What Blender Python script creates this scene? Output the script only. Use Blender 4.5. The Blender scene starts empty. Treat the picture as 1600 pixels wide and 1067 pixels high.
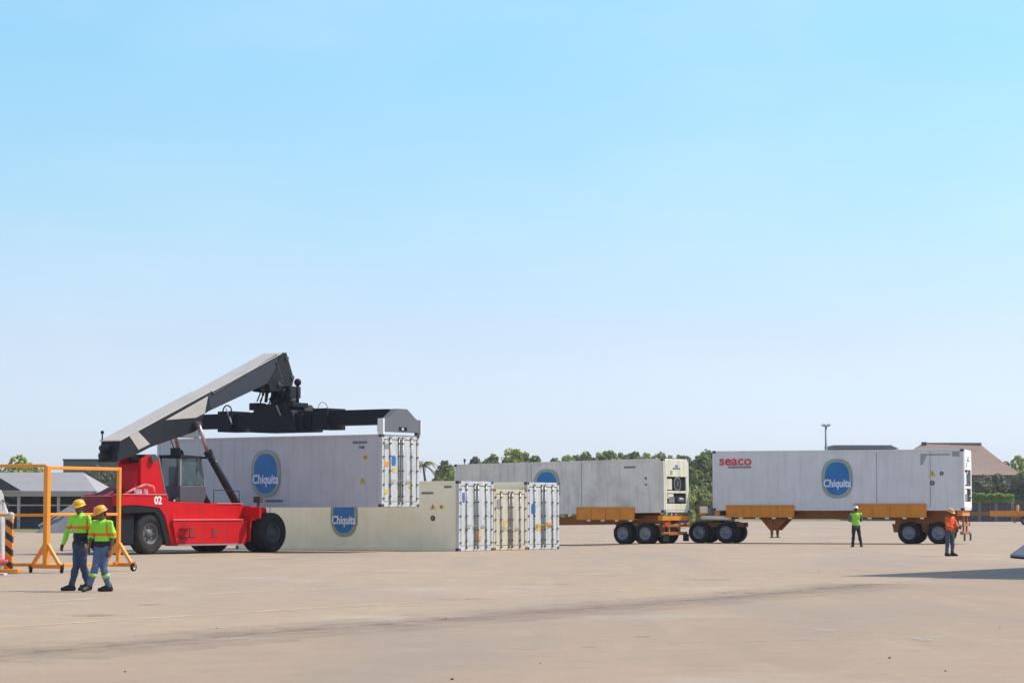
import bpy, bmesh, math, random
from mathutils import Vector, Matrix, noise
R = math.radians
C = bpy.context.scene.collection
SC = bpy.context.scene

# ---------------------------------------------------------------- camera
F = 3800.0            # focal length in photo pixels (1600 wide)
HZ = 799.0            # horizon row in the photo
EYE = 1.53
cam_d = bpy.data.cameras.new('camera'); cam = bpy.data.objects.new('camera', cam_d); C.objects.link(cam)
cam_d.sensor_width = 36; cam_d.lens = F / 1600 * 36
cam_d.clip_start = 0.5; cam_d.clip_end = 20000
cam.location = (0, 0, EYE)
cam.rotation_euler = (R(90) + math.atan((HZ - 533.5) / F), 0, 0)
SC.camera = cam

# ---------------------------------------------------------------- sky and sun
SUN_EL = 51.0
SUN_AZ = 16.0          # degrees from +X towards +Y
w = bpy.data.worlds.new('World'); SC.world = w; w.use_nodes = True
nt = w.node_tree; nt.nodes.clear()
o_ = nt.nodes.new('ShaderNodeOutputWorld'); bg = nt.nodes.new('ShaderNodeBackground')
sky = nt.nodes.new('ShaderNodeTexSky'); sky.sky_type = 'NISHITA'; sky.sun_disc = False
sky.sun_elevation = R(SUN_EL); sky.sun_rotation = R(90 - SUN_AZ)
sky.altitude = 0; sky.air_density = 1.0; sky.dust_density = 0.6; sky.ozone_density = 1.5
bg.inputs['Strength'].default_value = 0.12
tint = nt.nodes.new('ShaderNodeMix'); tint.data_type = 'RGBA'; tint.blend_type = 'MULTIPLY'; tint.inputs[0].default_value = 1.0
tc = nt.nodes.new('ShaderNodeTexCoord'); sx = nt.nodes.new('ShaderNodeSeparateXYZ'); rp = nt.nodes.new('ShaderNodeValToRGB')
nt.links.new(tc.outputs['Generated'], sx.inputs[0]); nt.links.new(sx.outputs['Z'], rp.inputs[0])
SKY_STOPS = [(0.0, (0.79, 0.91, 1.40)), (0.029, (0.805, 0.885, 1.25)), (0.07, (0.855, 0.855, 1.05)), (0.104, (0.85, 0.935, 1.02)), (0.139, (0.84, 1.01, 1.03)), (0.205, (0.85, 1.14, 1.12)), (0.40, (1.20, 1.25, 1.22)), (1.0, (1.30, 1.30, 1.30))]
cr = rp.color_ramp
while len(cr.elements) < len(SKY_STOPS): cr.elements.new(0.5)
for e, (p, c) in zip(cr.elements, SKY_STOPS): e.position = p
for e, (p, c) in zip(cr.elements, SKY_STOPS): e.color = (*c, 1)
nt.links.new(sky.outputs[0], tint.inputs[6]); nt.links.new(rp.outputs[0], tint.inputs[7])
hmap = nt.nodes.new('ShaderNodeMapping'); hmap.inputs['Scale'].default_value = (5, 5, 16)
hn = nt.nodes.new('ShaderNodeTexNoise'); hn.inputs['Scale'].default_value = 1.0; hn.inputs['Detail'].default_value = 5; hn.inputs['Roughness'].default_value = 0.5
hr_ = nt.nodes.new('ShaderNodeMapRange'); hr_.inputs['From Min'].default_value = 0.45; hr_.inputs['From Max'].default_value = 0.75; hr_.inputs['To Max'].default_value = 0.16
thin = nt.nodes.new('ShaderNodeMix'); thin.data_type = 'RGBA'; thin.inputs[7].default_value = (5.6, 6.0, 6.6, 1)      # faint uneven high haze
nt.links.new(tc.outputs['Generated'], hmap.inputs['Vector']); nt.links.new(hmap.outputs[0], hn.inputs['Vector']); nt.links.new(hn.outputs['Fac'], hr_.inputs['Value'])
nt.links.new(hr_.outputs[0], thin.inputs[0]); nt.links.new(tint.outputs[2], thin.inputs[6]); nt.links.new(thin.outputs[2], bg.inputs['Color']); nt.links.new(bg.outputs[0], o_.inputs['Surface'])

sl = bpy.data.lights.new('sun', 'SUN'); sl.energy = 3.4; sl.angle = R(0.53); sl.color = (1.0, 0.95, 0.87)
so = bpy.data.objects.new('sun', sl); C.objects.link(so)
sd = Vector((math.cos(R(SUN_EL)) * math.cos(R(SUN_AZ)), math.cos(R(SUN_EL)) * math.sin(R(SUN_AZ)), math.sin(R(SUN_EL))))
so.rotation_euler = sd.to_track_quat('Z', 'Y').to_euler()
SC.view_settings.view_transform = 'Standard'; SC.view_settings.look = 'None'
SC.view_settings.exposure = 0.45; SC.view_settings.gamma = 1.0
SC.view_settings.use_curve_mapping = False

# ---------------------------------------------------------------- materials
def lin(r, g, b):
    f = lambda v: (v / 255 / 12.92) if v / 255 <= 0.04045 else ((v / 255 + 0.055) / 1.055) ** 2.4
    return (f(r), f(g), f(b))
MATS = {}
def mat(name, col, rough=0.6, metal=0.0, dirt=None, damt=0.0, dscale=1.5, streak=0.0, scol=(0.12, 0.09, 0.06),
        bump=0.0, bscale=60, coat=0.0, var=0.06, emit=0, sscale=(5, 5, 0.35)):
    if name in MATS: return MATS[name]
    m = bpy.data.materials.new(name); m.use_nodes = True; n = m.node_tree; L = n.links
    b = n.nodes['Principled BSDF']
    b.inputs['Roughness'].default_value = rough; b.inputs['Metallic'].default_value = metal
    b.inputs['Coat Weight'].default_value = coat
    t = n.nodes.new('ShaderNodeTexCoord'); last = None
    def rgb(c):
        q = n.nodes.new('ShaderNodeRGB'); q.outputs[0].default_value = (*c, 1); return q.outputs[0]
    last = rgb(col)
    def noi(scale, det=5, vec=None, rg=0.55):
        q = n.nodes.new('ShaderNodeTexNoise'); q.inputs['Scale'].default_value = scale
        q.inputs['Detail'].default_value = det; q.inputs['Roughness'].default_value = rg
        L.new(vec or t.outputs['Object'], q.inputs['Vector']); return q.outputs['Fac']
    def rmp(src, a, bb, v0=0.0, v1=1.0):
        q = n.nodes.new('ShaderNodeMapRange'); q.inputs['From Min'].default_value = a; q.inputs['From Max'].default_value = bb
        q.inputs['To Min'].default_value = v0; q.inputs['To Max'].default_value = v1
        L.new(src, q.inputs['Value']); return q.outputs[0]
    def mix(f, a, bb, mode='MIX'):
        q = n.nodes.new('ShaderNodeMix'); q.data_type = 'RGBA'; q.blend_type = mode
        if isinstance(f, float): q.inputs[0].default_value = f
        else: L.new(f, q.inputs[0])
        L.new(a, q.inputs[6]); L.new(bb, q.inputs[7]); return q.outputs[2]
    if var:
        v = rmp(noi(0.9, 4), 0.3, 0.7, 1 - var, 1 + var)
        hsv = n.nodes.new('ShaderNodeHueSaturation'); L.new(v, hsv.inputs['Value']); L.new(last, hsv.inputs['Color']); last = hsv.outputs[0]
    if damt:
        last = mix(rmp(noi(dscale, 8, rg=0.68), 0.52, 0.78, 0, damt), last, rgb(dirt or (0.15, 0.12, 0.09)))
    if streak:
        mp = n.nodes.new('ShaderNodeMapping'); mp.inputs['Scale'].default_value = sscale
        L.new(t.outputs['Object'], mp.inputs['Vector'])
        last = mix(rmp(noi(1.0, 6, mp.outputs[0], 0.6), 0.50, 0.78, 0, streak), last, rgb(scol))
    L.new(last, b.inputs['Base Color'])
    if bump:
        bp = n.nodes.new('ShaderNodeBump'); bp.inputs['Strength'].default_value = bump; bp.inputs['Distance'].default_value = 0.02
        L.new(noi(bscale, 4), bp.inputs['Height']); L.new(bp.outputs[0], b.inputs['Normal'])
    MATS[name] = m; return m

# container paints
M_white = mat('white_reefer_paint', (0.56, 0.54, 0.55), 0.55, streak=0.35, scol=(0.30, 0.28, 0.27), damt=0.25, dirt=(0.30, 0.28, 0.27), bump=0.08, bscale=6)
M_seaco = mat('pale_grey_reefer_paint', (0.71, 0.69, 0.685), 0.5, streak=0.30, scol=(0.36, 0.34, 0.33), damt=0.2, dirt=(0.36, 0.34, 0.32), bump=0.08, bscale=6)
M_grime = mat('grimy_reefer_paint', (0.71, 0.655, 0.595), 0.65, streak=0.6, scol=(0.30, 0.28, 0.27), damt=0.65, dirt=(0.30, 0.27, 0.25), dscale=0.7, bump=0.1, bscale=6, var=0.14)
M_cream = mat('cream_reefer_paint', (0.93, 0.88, 0.67), 0.55, streak=0.2, scol=(0.66, 0.58, 0.42), damt=0.15, dirt=(0.62, 0.55, 0.40), bump=0.06, bscale=6)
M_tan = mat('tan_container_paint', (0.62, 0.52, 0.36), 0.6, streak=0.5, scol=(0.30, 0.22, 0.14), damt=0.4, dirt=(0.33, 0.25, 0.17), bump=0.08, bscale=8)
M_doorw = mat('white_door_paint', (0.60, 0.60, 0.585), 0.6, streak=0.7, scol=(0.24, 0.21, 0.18), damt=0.75, dirt=(0.25, 0.23, 0.21), dscale=1.8)
M_doort = mat('tan_door_paint', (0.62, 0.54, 0.40), 0.55, streak=0.6, scol=(0.27, 0.19, 0.12), damt=0.5, dirt=(0.30, 0.24, 0.17), dscale=3)
M_joint = mat('panel_joint_grey', (0.33, 0.33, 0.35), 0.7)
M_patch = mat('weathered_grey', (0.36, 0.35, 0.35), 0.8, damt=0.6, dirt=(0.25, 0.24, 0.23), dscale=5)
M_gasket = mat('door_gasket', (0.10, 0.10, 0.10), 0.8)
M_seam = mat('door_recess', (0.26, 0.26, 0.25), 0.7, damt=0.4)
M_rod = mat('galvanised_rod', (0.42, 0.42, 0.40), 0.45, 0.6, damt=0.6, dirt=(0.16, 0.12, 0.08), dscale=4)
M_dkmetal = mat('dark_fitting', (0.085, 0.078, 0.072), 0.6, 0.3)
M_yellow = mat('warning_yellow', (0.75, 0.48, 0.03), 0.6)
M_orangest = mat('orange_sticker', (0.85, 0.30, 0.03), 0.6)
M_blue = mat('emblem_blue', (0.008, 0.15, 0.44), 0.45, var=0.15, damt=0.5, dirt=(0.02, 0.20, 0.36), dscale=2.0)
M_rim = mat('emblem_rim_green_grey', (0.27, 0.34, 0.30), 0.5)
M_rimy = mat('emblem_gold_line', (0.36, 0.41, 0.27), 0.5)
M_letter = mat('lettering_white', (0.72, 0.75, 0.82), 0.5)
M_red_l = mat('lettering_red', (0.70, 0.03, 0.05), 0.5)
M_grey_l = mat('lettering_grey', (0.18, 0.18, 0.22), 0.6)
M_beige = mat('cooling_unit_beige', (0.74, 0.70, 0.52), 0.5, streak=0.4, damt=0.4, dirt=(0.35, 0.28, 0.18), dscale=3)
M_unitw = mat('cooling_unit_white', (0.80, 0.78, 0.74), 0.5, damt=0.3, dirt=(0.4, 0.36, 0.3), dscale=3)
M_black = mat('black_recess', (0.02, 0.02, 0.022), 0.7)
M_coil = mat('machinery_grey', (0.30, 0.30, 0.32), 0.5, 0.5, damt=0.8, dirt=(0.05, 0.05, 0.05), dscale=9)
# vehicles
M_red = mat('stacker_red', (0.60, 0.004, 0.008), 0.55, damt=0.45, dirt=(0.22, 0.012, 0.015), dscale=1.6, streak=0.25, scol=(0.12, 0.02, 0.02))
M_pink = mat('stacker_red_worn_edge', (0.75, 0.16, 0.16), 0.5)  # paler pink-red for the top edges and guard rail
M_charc = mat('boom_charcoal', (0.017, 0.019, 0.023), 0.6, damt=0.35, dirt=(0.05, 0.045, 0.04), dscale=2.5, coat=0.1)
M_boomg = mat('boom_slate_grey', (0.045, 0.050, 0.060), 0.5, damt=0.35, dirt=(0.08, 0.075, 0.07), dscale=1.5)
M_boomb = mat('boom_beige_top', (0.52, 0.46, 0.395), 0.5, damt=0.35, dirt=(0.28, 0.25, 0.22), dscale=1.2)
M_spread = mat('spreader_black', (0.019, 0.021, 0.026), 0.6, damt=0.4, dirt=(0.03, 0.028, 0.026), dscale=2)
M_sgrey = mat('spreader_end_grey', (0.14, 0.14, 0.155), 0.5, damt=0.4, dirt=(0.1, 0.1, 0.1))
M_cab = mat('cab_grey', (0.085, 0.085, 0.10), 0.45, damt=0.2)
M_cabl = mat('cab_light_grey', (0.24, 0.235, 0.235), 0.45, damt=0.2)
M_tyre = mat('tyre_rubber', (0.022, 0.022, 0.024), 0.85, damt=0.6, dirt=(0.07, 0.06, 0.05), dscale=3, bump=0.3, bscale=20)
M_tyred = mat('dusty_tyre_rubber', (0.036, 0.033, 0.031), 0.9, damt=0.6, dirt=(0.11, 0.09, 0.075), dscale=3, bump=0.3, bscale=20)
M_rimg = mat('rim_grey', (0.22, 0.225, 0.26), 0.5, 0.2, damt=0.5, dirt=(0.12, 0.11, 0.10), dscale=4)
M_rimd = mat('rim_dark', (0.06, 0.06, 0.065), 0.6, 0.2)
M_chrome = mat('cylinder_rod', (0.50, 0.36, 0.36), 0.3, 0.4)
M_orange = mat('chassis_orange', (0.76, 0.26, 0.010), 0.55, damt=0.4, dirt=(0.30, 0.09, 0.02), dscale=2, streak=0.3, scol=(0.24, 0.08, 0.02))
M_rust = mat('chassis_rust_brown', (0.36, 0.13, 0.03), 0.7, damt=0.5, dirt=(0.06, 0.03, 0.02), dscale=3)
M_fence = mat('barrier_orange', (0.88, 0.31, 0.012), 0.4, damt=0.25, dirt=(0.5, 0.16, 0.03), dscale=4, coat=0.2)
for m_, v_ in ((M_charc, .15), (M_boomg, .2), (M_spread, .12), (M_tyre, .15), (M_tyred, .15), (M_red, .22), (M_black, .1), (M_gasket, .2)):
    m_.node_tree.nodes['Principled BSDF'].inputs['Specular IOR Level'].default_value = v_
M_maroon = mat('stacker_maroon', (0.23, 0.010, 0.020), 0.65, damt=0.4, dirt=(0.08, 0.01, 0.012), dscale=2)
M_lamp = mat('marker_lamp_white', (0.8, 0.78, 0.74), 0.4)
M_hubl = mat('hub_light', (0.5, 0.5, 0.5), 0.4, 0.5)
# glass
def glass(name, col, alpha):
    m = bpy.data.materials.new(name); m.use_nodes = True; n = m.node_tree; b = n.nodes['Principled BSDF']
    b.inputs['Base Color'].default_value = (*col, 1); b.inputs['Roughness'].default_value = 0.05
    b.inputs['Alpha'].default_value = alpha; b.inputs['Specular IOR Level'].default_value = 0.8
    MATS[name] = m; return m
M_glass = glass('cab_glass', (0.16, 0.24, 0.25), 0.30)
M_glassg = glass('green_windscreen', (0.05, 0.20, 0.19), 0.60)

# ---------------------------------------------------------------- mesh helpers
class MB:
    def __init__(s): s.v = []; s.f = []; s.mi = []; s.mats = []; s.cur = 0; s.sm = []; s.smooth = False
    def m(s, material):
        if material not in s.mats: s.mats.append(material)
        s.cur = s.mats.index(material); return s
    def add(s, vs, fs, smooth=None):
        k = len(s.v); s.v += [tuple(v) for v in vs]
        for f in fs:
            s.f.append([k + i for i in f]); s.mi.append(s.cur); s.sm.append(s.smooth if smooth is None else smooth)
        return s
    def box(s, x0, x1, y0, y1, z0, z1, M=None):
        vs = [Vector((x, y, z)) for z in (z0, z1) for y in (y0, y1) for x in (x0, x1)]
        if M is not None: vs = [M @ v for v in vs]
        return s.add(vs, [(0, 2, 3, 1), (4, 5, 7, 6), (0, 1, 5, 4), (2, 6, 7, 3), (0, 4, 6, 2), (1, 3, 7, 5)])
    def bar(s, a, b, w, h=None, up=(0, 0, 1)):
        a = Vector(a); b = Vector(b); h = h or w; d = (b - a).normalized(); up = Vector(up)
        if abs(d.dot(up)) > 0.98: up = Vector((0, 1, 0))
        sd_ = d.cross(up).normalized(); u = sd_.cross(d).normalized()
        vs = [p + sd_ * (i * w / 2) + u * (j * h / 2) for p in (a, b) for i, j in ((-1, -1), (1, -1), (1, 1), (-1, 1))]
        return s.add(vs, [(3, 2, 1, 0), (4, 5, 6, 7), (0, 1, 5, 4), (1, 2, 6, 5), (2, 3, 7, 6), (3, 0, 4, 7)])
    def cyl(s, a, b, r0, r1=None, n=16, cap=True):
        a = Vector(a); b = Vector(b); r1 = r0 if r1 is None else r1; d = (b - a).normalized()
        q = d.to_track_quat('Z', 'Y').to_matrix()
        vs = []
        for p, r in ((a, r0), (b, r1)):
            for i in range(n):
                t = 2 * math.pi * i / n; vs.append(p + q @ Vector((math.cos(t) * r, math.sin(t) * r, 0)))
        s.add(vs, [(i, (i + 1) % n, n + (i + 1) % n, n + i) for i in range(n)], True)
        if cap: 
            k = len(s.v) - 2 * n
            s.f.append([k + i for i in range(n)][::-1]); s.mi.append(s.cur); s.sm.append(False)
            s.f.append([k + n + i for i in range(n)]); s.mi.append(s.cur); s.sm.append(False)
        return s
    def tube(s, pts, r, n=8):
        for a, b in zip(pts[:-1], pts[1:]): s.cyl(a, b, r, r, n)
        return s
    def lathe(s, prof, n=28, M=None, smooth=True):     # prof: (radius, axial) around local Y axis
        vs = []
        for r, a in prof:
            for i in range(n):
                t = 2 * math.pi * i / n; v = Vector((math.cos(t) * r, a, math.sin(t) * r))
                vs.append(M @ v if M is not None else v)
        fs = []
        for j in range(len(prof) - 1):
            for i in range(n):
                fs.append((j * n + i, j * n + (i + 1) % n, (j + 1) * n + (i + 1) % n, (j + 1) * n + i))
        return s.add(vs, fs, smooth)
    def prism(s, poly, f0, f1):    # poly list of 2D; f0/f1 map 2D -> 3D for the two faces
        n = len(poly); vs = [f0(*p) for p in poly] + [f1(*p) for p in poly]
        return s.add(vs, [tuple(range(n))[::-1], tuple(range(n, 2 * n))] + [(i, (i + 1) % n, n + (i + 1) % n, n + i) for i in range(n)])
    def ell(s, c, rx, ry, rz, nu=16, nv=10, M=None):
        c = Vector(c); vs = []
        for j in range(nv + 1):
            ph = math.pi * j / nv
            for i in range(nu):
                t = 2 * math.pi * i / nu
                v = Vector((rx * math.sin(ph) * math.cos(t), ry * math.sin(ph) * math.sin(t), -rz * math.cos(ph)))
                vs.append(c + (M @ v if M is not None else v))
        fs = [(j * nu + i, j * nu + (i + 1) % nu, (j + 1) * nu + (i + 1) % nu, (j + 1) * nu + i) for j in range(nv) for i in range(nu)]
        return s.add(vs, fs, True)
    def build(s, name, material=None, parent=None, bevel=0.0, fix=True):
        me = bpy.data.meshes.new(name); me.from_pydata(s.v, [], s.f)
        ms = s.mats or [material]
        for q in ms: me.materials.append(q)
        for p, k, q in zip(me.polygons, s.mi, s.sm): p.material_index = k; p.use_smooth = q
        if fix:
            bm = bmesh.new(); bm.from_mesh(me); bmesh.ops.recalc_face_normals(bm, faces=bm.faces); bm.to_mesh(me); bm.free()
        me.update()
        o = bpy.data.objects.new(name, me); C.objects.link(o)
        if parent: o.parent = parent
        if bevel:
            b = o.modifiers.new('bevel', 'BEVEL'); b.width = bevel; b.segments = 2; b.limit_method = 'ANGLE'; b.angle_limit = R(40)
        return o

def thing(name, label, cat, loc=(0, 0, 0), rotz=0.0, group=None):
    o = bpy.data.objects.new(name, None); C.objects.link(o); o.empty_display_size = 0.3
    o.location = loc; o.rotation_euler = (0, 0, rotz); o['label'] = label; o['category'] = cat
    if group: o['group'] = group
    return o
def tag(o, label, cat, group=None):
    o['label'] = label; o['category'] = cat
    if group: o['group'] = group
    return o
def setting(o, kind='structure'):
    o['kind'] = kind; return o
def text_obj(name, body, size, M, material, parent, extrude=0.004, shear=0.0, offset=0.0, xs=1.0):
    cu = bpy.data.curves.new('txt', 'FONT'); cu.body = body; cu.size = size; cu.extrude = extrude; cu.shear = shear; cu.offset = offset
    cu.align_x = 'CENTER'; cu.align_y = 'CENTER'; cu.resolution_u = 3
    t = bpy.data.objects.new('txt', cu); C.objects.link(t)
    dg = bpy.context.evaluated_depsgraph_get(); me = bpy.data.meshes.new_from_object(t.evaluated_get(dg))
    bpy.data.objects.remove(t); bpy.data.curves.remove(cu)
    me.transform(Matrix.Diagonal((xs, 1, 1, 1))); me.transform(M)
    me.materials.clear(); me.materials.append(material); me.name = name
    o = bpy.data.objects.new(name, me); C.objects.link(o); o.parent = parent
    return o
def copy_tree(o, parent=None):
    c = o.copy(); C.objects.link(c)
    if parent: c.parent = parent
    for ch in [k for k in bpy.data.objects if k.parent == o]: copy_tree(ch, c)
    return c

def smooth(a, b, x):
    t = max(0, min(1, (x - a) / (b - a))); return t * t * (3 - 2 * t)
def gz(x, y):
    return -0.10 * (1 - smooth(2.5, 7.0, x)) * smooth(72, 90, y) * (1 - smooth(122, 150, y))
def at(px, Y, py=None):
    X = (px - 800) / F * Y
    return Vector((X, Y, gz(X, Y) if py is None else EYE + (HZ - py) * Y / F))
def Yof(py, z=0.0): return F * (EYE - z) / (py - HZ)

# ---------------------------------------------------------------- ground
def ground_mat():
    m = bpy.data.materials.new('worn_concrete'); m.use_nodes = True; n = m.node_tree; L = n.links
    b = n.nodes['Principled BSDF']; b.inputs['Roughness'].default_value = 0.85
    t = n.nodes.new('ShaderNodeTexCoord'); P = t.outputs['Object']
    def noi(scale, det=6, rg=0.6, vec=P):
        q = n.nodes.new('ShaderNodeTexNoise'); q.inputs['Scale'].default_value = scale; q.inputs['Detail'].default_value = det
        q.inputs['Roughness'].default_value = rg; L.new(vec, q.inputs['Vector']); return q.outputs['Fac']
    def rmp(src, a, bb, v0=0.0, v1=1.0):
        q = n.nodes.new('ShaderNodeMapRange'); q.inputs['From Min'].default_value = a; q.inputs['From Max'].default_value = bb
        q.inputs['To Min'].default_value = v0; q.inputs['To Max'].default_value = v1; L.new(src, q.inputs['Value']); return q.outputs[0]
    def mp(sc, rot=0.0, loc=(0, 0, 0)):
        q = n.nodes.new('ShaderNodeMapping'); q.inputs['Scale'].default_value = sc; q.inputs['Rotation'].default_value = (0, 0, rot)
        q.inputs['Location'].default_value = loc
        L.new(P, q.inputs['Vector']); return q.outputs[0]
    def mix(f, a, bb, mode='MIX'):
        q = n.nodes.new('ShaderNodeMix'); q.data_type = 'RGBA'; q.blend_type = mode
        for s_, v in ((0, f), (6, a), (7, bb)):
            if isinstance(v, float): q.inputs[s_].default_value = v
            elif isinstance(v, tuple): q.inputs[s_].default_value = (*v, 1)
            else: L.new(v, q.inputs[s_])
        return q.outputs[2]
    c = mix(rmp(noi(0.09, 5), 0.35, 0.65), (0.405, 0.292, 0.183), (0.362, 0.265, 0.172))
    c = mix(rmp(noi(0.35, 6, 0.65), 0.45, 0.72, 0, 0.6), c, (0.432, 0.283, 0.179))
    c = mix(rmp(noi(1.3, 8, 0.7), 0.48, 0.80, 0, 0.55), c, (0.265, 0.191, 0.123))
    c = mix(rmp(noi(1.0, 5, 0.6, mp((0.5, 0.09, 1), R(-26))), 0.55, 0.75, 0, 0.45), c, (0.275, 0.199, 0.126))
    c = mix(rmp(noi(1.0, 6, 0.6, mp((1.3, 0.16, 1), R(-26), (7, 3, 0))), 0.58, 0.74, 0, 0.35), c, (0.497, 0.375, 0.242))
    c = mix(rmp(noi(9.0, 6, 0.75), 0.5, 0.8, 0, 0.5), c, (0.227, 0.165, 0.112))
    c = mix(rmp(noi(45.0, 3, 0.7), 0.58, 0.75, 0, 0.5), c, (0.161, 0.122, 0.085))
    for k_, (sc_k, rot_k, amt) in enumerate([((0.12, 0.03, 1), -20, 0.5), ((0.35, 0.05, 1), -32, 0.4), ((0.9, 0.06, 1), 12, 0.3)]):   # broad tyre smudges
        c = mix(rmp(noi(1.0, 4, 0.55, mp(sc_k, R(rot_k), (k_ * 11.3, 5.1 * k_, 0))), 0.52, 0.70, 0, amt), c, (0.275, 0.215, 0.171))
    c = mix(rmp(noi(0.22, 7, 0.7, mp((1, 1, 1), 0, (31, 8, 0))), 0.56, 0.70, 0, 0.5), c, (0.470, 0.385, 0.304))
    # the newer pour on the near side of the long seam is a touch darker
    v = n.nodes.new('ShaderNodeVectorMath'); v.operation = 'DOT_PRODUCT'; L.new(P, v.inputs[0]); v.inputs[1].default_value = (0.90, -0.437, 0)
    a1 = n.nodes.new('ShaderNodeMath'); a1.operation = 'ADD'; L.new(v.outputs['Value'], a1.inputs[0]); L.new(rmp(noi(0.8, 5), 0.3, 0.7, -0.25, 0.25), a1.inputs[1])
    near = rmp(a1.outputs[0], -16.0, -15.6)
    band = mix(near, (1.0, 1.0, 1.0), (0.90, 0.885, 0.89))
    c = mix(1.0, c, band, 'MULTIPLY')
    # tile seams of the big slabs, faint
    L.new(c, b.inputs['Base Color'])
    bp = n.nodes.new('ShaderNodeBump'); bp.inputs['Strength'].default_value = 0.25; bp.inputs['Distance'].default_value = 0.01
    L.new(noi(14, 6, 0.7), bp.inputs['Height']); L.new(bp.outputs[0], b.inputs['Normal'])
    return m
def frange(a, b, s):
    r = []; x = a
    while x < b - 1e-6: r.append(x); x += s
    return r
xs = [-900, -400, -150, -80] + frange(-48, 48, 1.5) + [48, 80, 150, 400, 900]
ys = [-200, -60, -5] + frange(5, 160, 1.5) + [160, 200, 300, 450, 900]
g = MB(); nx = len(xs)
g.add([(x, y, gz(x, y)) for y in ys for x in xs],
      [(j * nx + i, j * nx + i + 1, (j + 1) * nx + i + 1, (j + 1) * nx + i) for j in range(len(ys) - 1) for i in range(nx - 1)], True)
setting(g.build('ground', ground_mat(), fix=False))

def worn(name, col, lo, hi, rough=0.8, sc=3.0, amax=1.0):
    m = bpy.data.materials.new(name); m.use_nodes = True; n = m.node_tree; b = n.nodes['Principled BSDF']
    b.inputs['Base Color'].default_value = (*col, 1); b.inputs['Roughness'].default_value = rough
    t = n.nodes.new('ShaderNodeTexCoord'); q = n.nodes.new('ShaderNodeTexNoise'); q.inputs['Scale'].default_value = sc; q.inputs['Detail'].default_value = 8
    q.inputs['Roughness'].default_value = 0.7
    r = n.nodes.new('ShaderNodeMapRange'); r.inputs['From Min'].default_value = lo; r.inputs['From Max'].default_value = hi; r.inputs['To Max'].default_value = amax
    n.links.new(t.outputs['Object'], q.inputs['Vector']); n.links.new(q.outputs['Fac'], r.inputs['Value']); n.links.new(r.outputs[0], b.inputs['Alpha'])
    return m
def strip(name, pts, width, material, z=0.004, jit=0.0, sub=30):
    rnd = random.Random(name + str(pts[0])); b = MB(); P = []
    for (a, c) in zip(pts[:-1], pts[1:]):
        for k in range(sub): P.append(Vector(a).lerp(Vector(c), k / sub))
    P.append(Vector(pts[-1])); vs = []
    for i, p in enumerate(P):
        d = (P[min(i + 1, len(P) - 1)] - P[max(i - 1, 0)]).normalized(); nrm = Vector((-d.y, d.x))
        w0 = width / 2 * (1 + jit * rnd.uniform(-1, 1)); w1 = width / 2 * (1 + jit * rnd.uniform(-1, 1))
        taper = 1.0
        for s_, ww in ((1, w0), (-1, w1)):
            q = p + nrm * s_ * ww * taper; vs.append((q.x, q.y, gz(q.x, q.y) + z))
    b.add(vs, [(2 * i, 2 * i + 1, 2 * i + 3, 2 * i + 2) for i in range(len(P) - 1)])
    return setting(b.build(name, material, fix=False))
def gp(px, py): Y = Yof(py); return ((px - 800) / F * Y, Y)
M_seamt = worn('tar_seam', (0.15, 0.115, 0.09), 0.38, 0.75, sc=2, amax=0.42)
M_yline = worn('faded_yellow_paint', (0.66, 0.50, 0.28), 0.36, 0.60, sc=1.2, amax=0.85)
M_wline = worn('faded_white_paint', (0.60, 0.52, 0.42), 0.34, 0.60, sc=1.2, amax=0.9)
M_oil = worn('oil_stain', (0.12, 0.10, 0.08), 0.42, 0.70, sc=2.5, amax=0.5)
strip('pavement_seam', [gp(-80, 1030), gp(0, 1022), gp(430, 986), gp(870, 953), gp(1200, 927), gp(1370, 911)], 0.30, M_seamt, jit=0.5)
strip('pavement_seam', [gp(-80, 1030), gp(0, 1022), gp(430, 986), gp(870, 953), gp(1200, 927), gp(1370, 911)], 2.6, worn('seam_shade', (0.19, 0.15, 0.12), 0.30, 0.75, sc=0.5, amax=0.22), 0.002, jit=0.15)  # wide soft dark band of the tar seam itself
strip('pavement_seam', [gp(-80, 1030), gp(0, 1022), gp(430, 986), gp(870, 953), gp(1200, 927), gp(1370, 911)], 1.2, worn('seam_shade_inner', (0.19, 0.15, 0.12), 0.32, 0.72, sc=0.9, amax=0.26), 0.003, jit=0.2)
strip('painted_line', [gp(-80, 984), gp(0, 979), gp(440, 952), gp(700, 936), gp(1060, 917), gp(1250, 908)], 0.16, M_yline, 0.005, jit=0.25)
strip('painted_line', [gp(40, 941), gp(150, 934), gp(340, 926), gp(520, 919), gp(640, 914)], 0.18, M_wline, 0.005, jit=0.25)
strip('painted_line', [gp(500, 905), gp(800, 899), gp(1100, 893)], 0.22, M_wline, 0.005, jit=0.3)
strip('pavement_seam', [gp(560, 893), gp(820, 897), gp(980, 899)], 0.25, M_seamt, 0.004, jit=0.5)
strip('pavement_seam', [gp(1040, 1003), gp(1400, 996), gp(1700, 992)], 0.10, M_seamt, 0.004, jit=0.6)
def blotch(name, px, py, wpx, hpx, material, seed, z=0.006):
    rnd = random.Random(seed); b = MB(); n = 26; Y = Yof(py); X = (px - 800) / F * Y
    rx = wpx / F * Y / 2; ry = abs(Yof(py - hpx / 2) - Yof(py + hpx / 2)) / 2
    vs = [(X, Y, gz(X, Y) + z)]
    for i in range(n):
        t = 2 * math.pi * i / n; k = 0.7 + 0.5 * noise.noise(Vector((math.cos(t) * 1.5, math.sin(t) * 1.5, seed)))
        vs.append((X + rx * k * math.cos(t), Y + ry * k * math.sin(t), gz(X, Y) + z))
    b.add(vs, [(0, 1 + i, 1 + (i + 1) % n) for i in range(n)])
    return setting(b.build(name, material, fix=False))
blotch('oil_stain', 236, 943, 62, 3.5, M_oil, 3.1)
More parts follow.
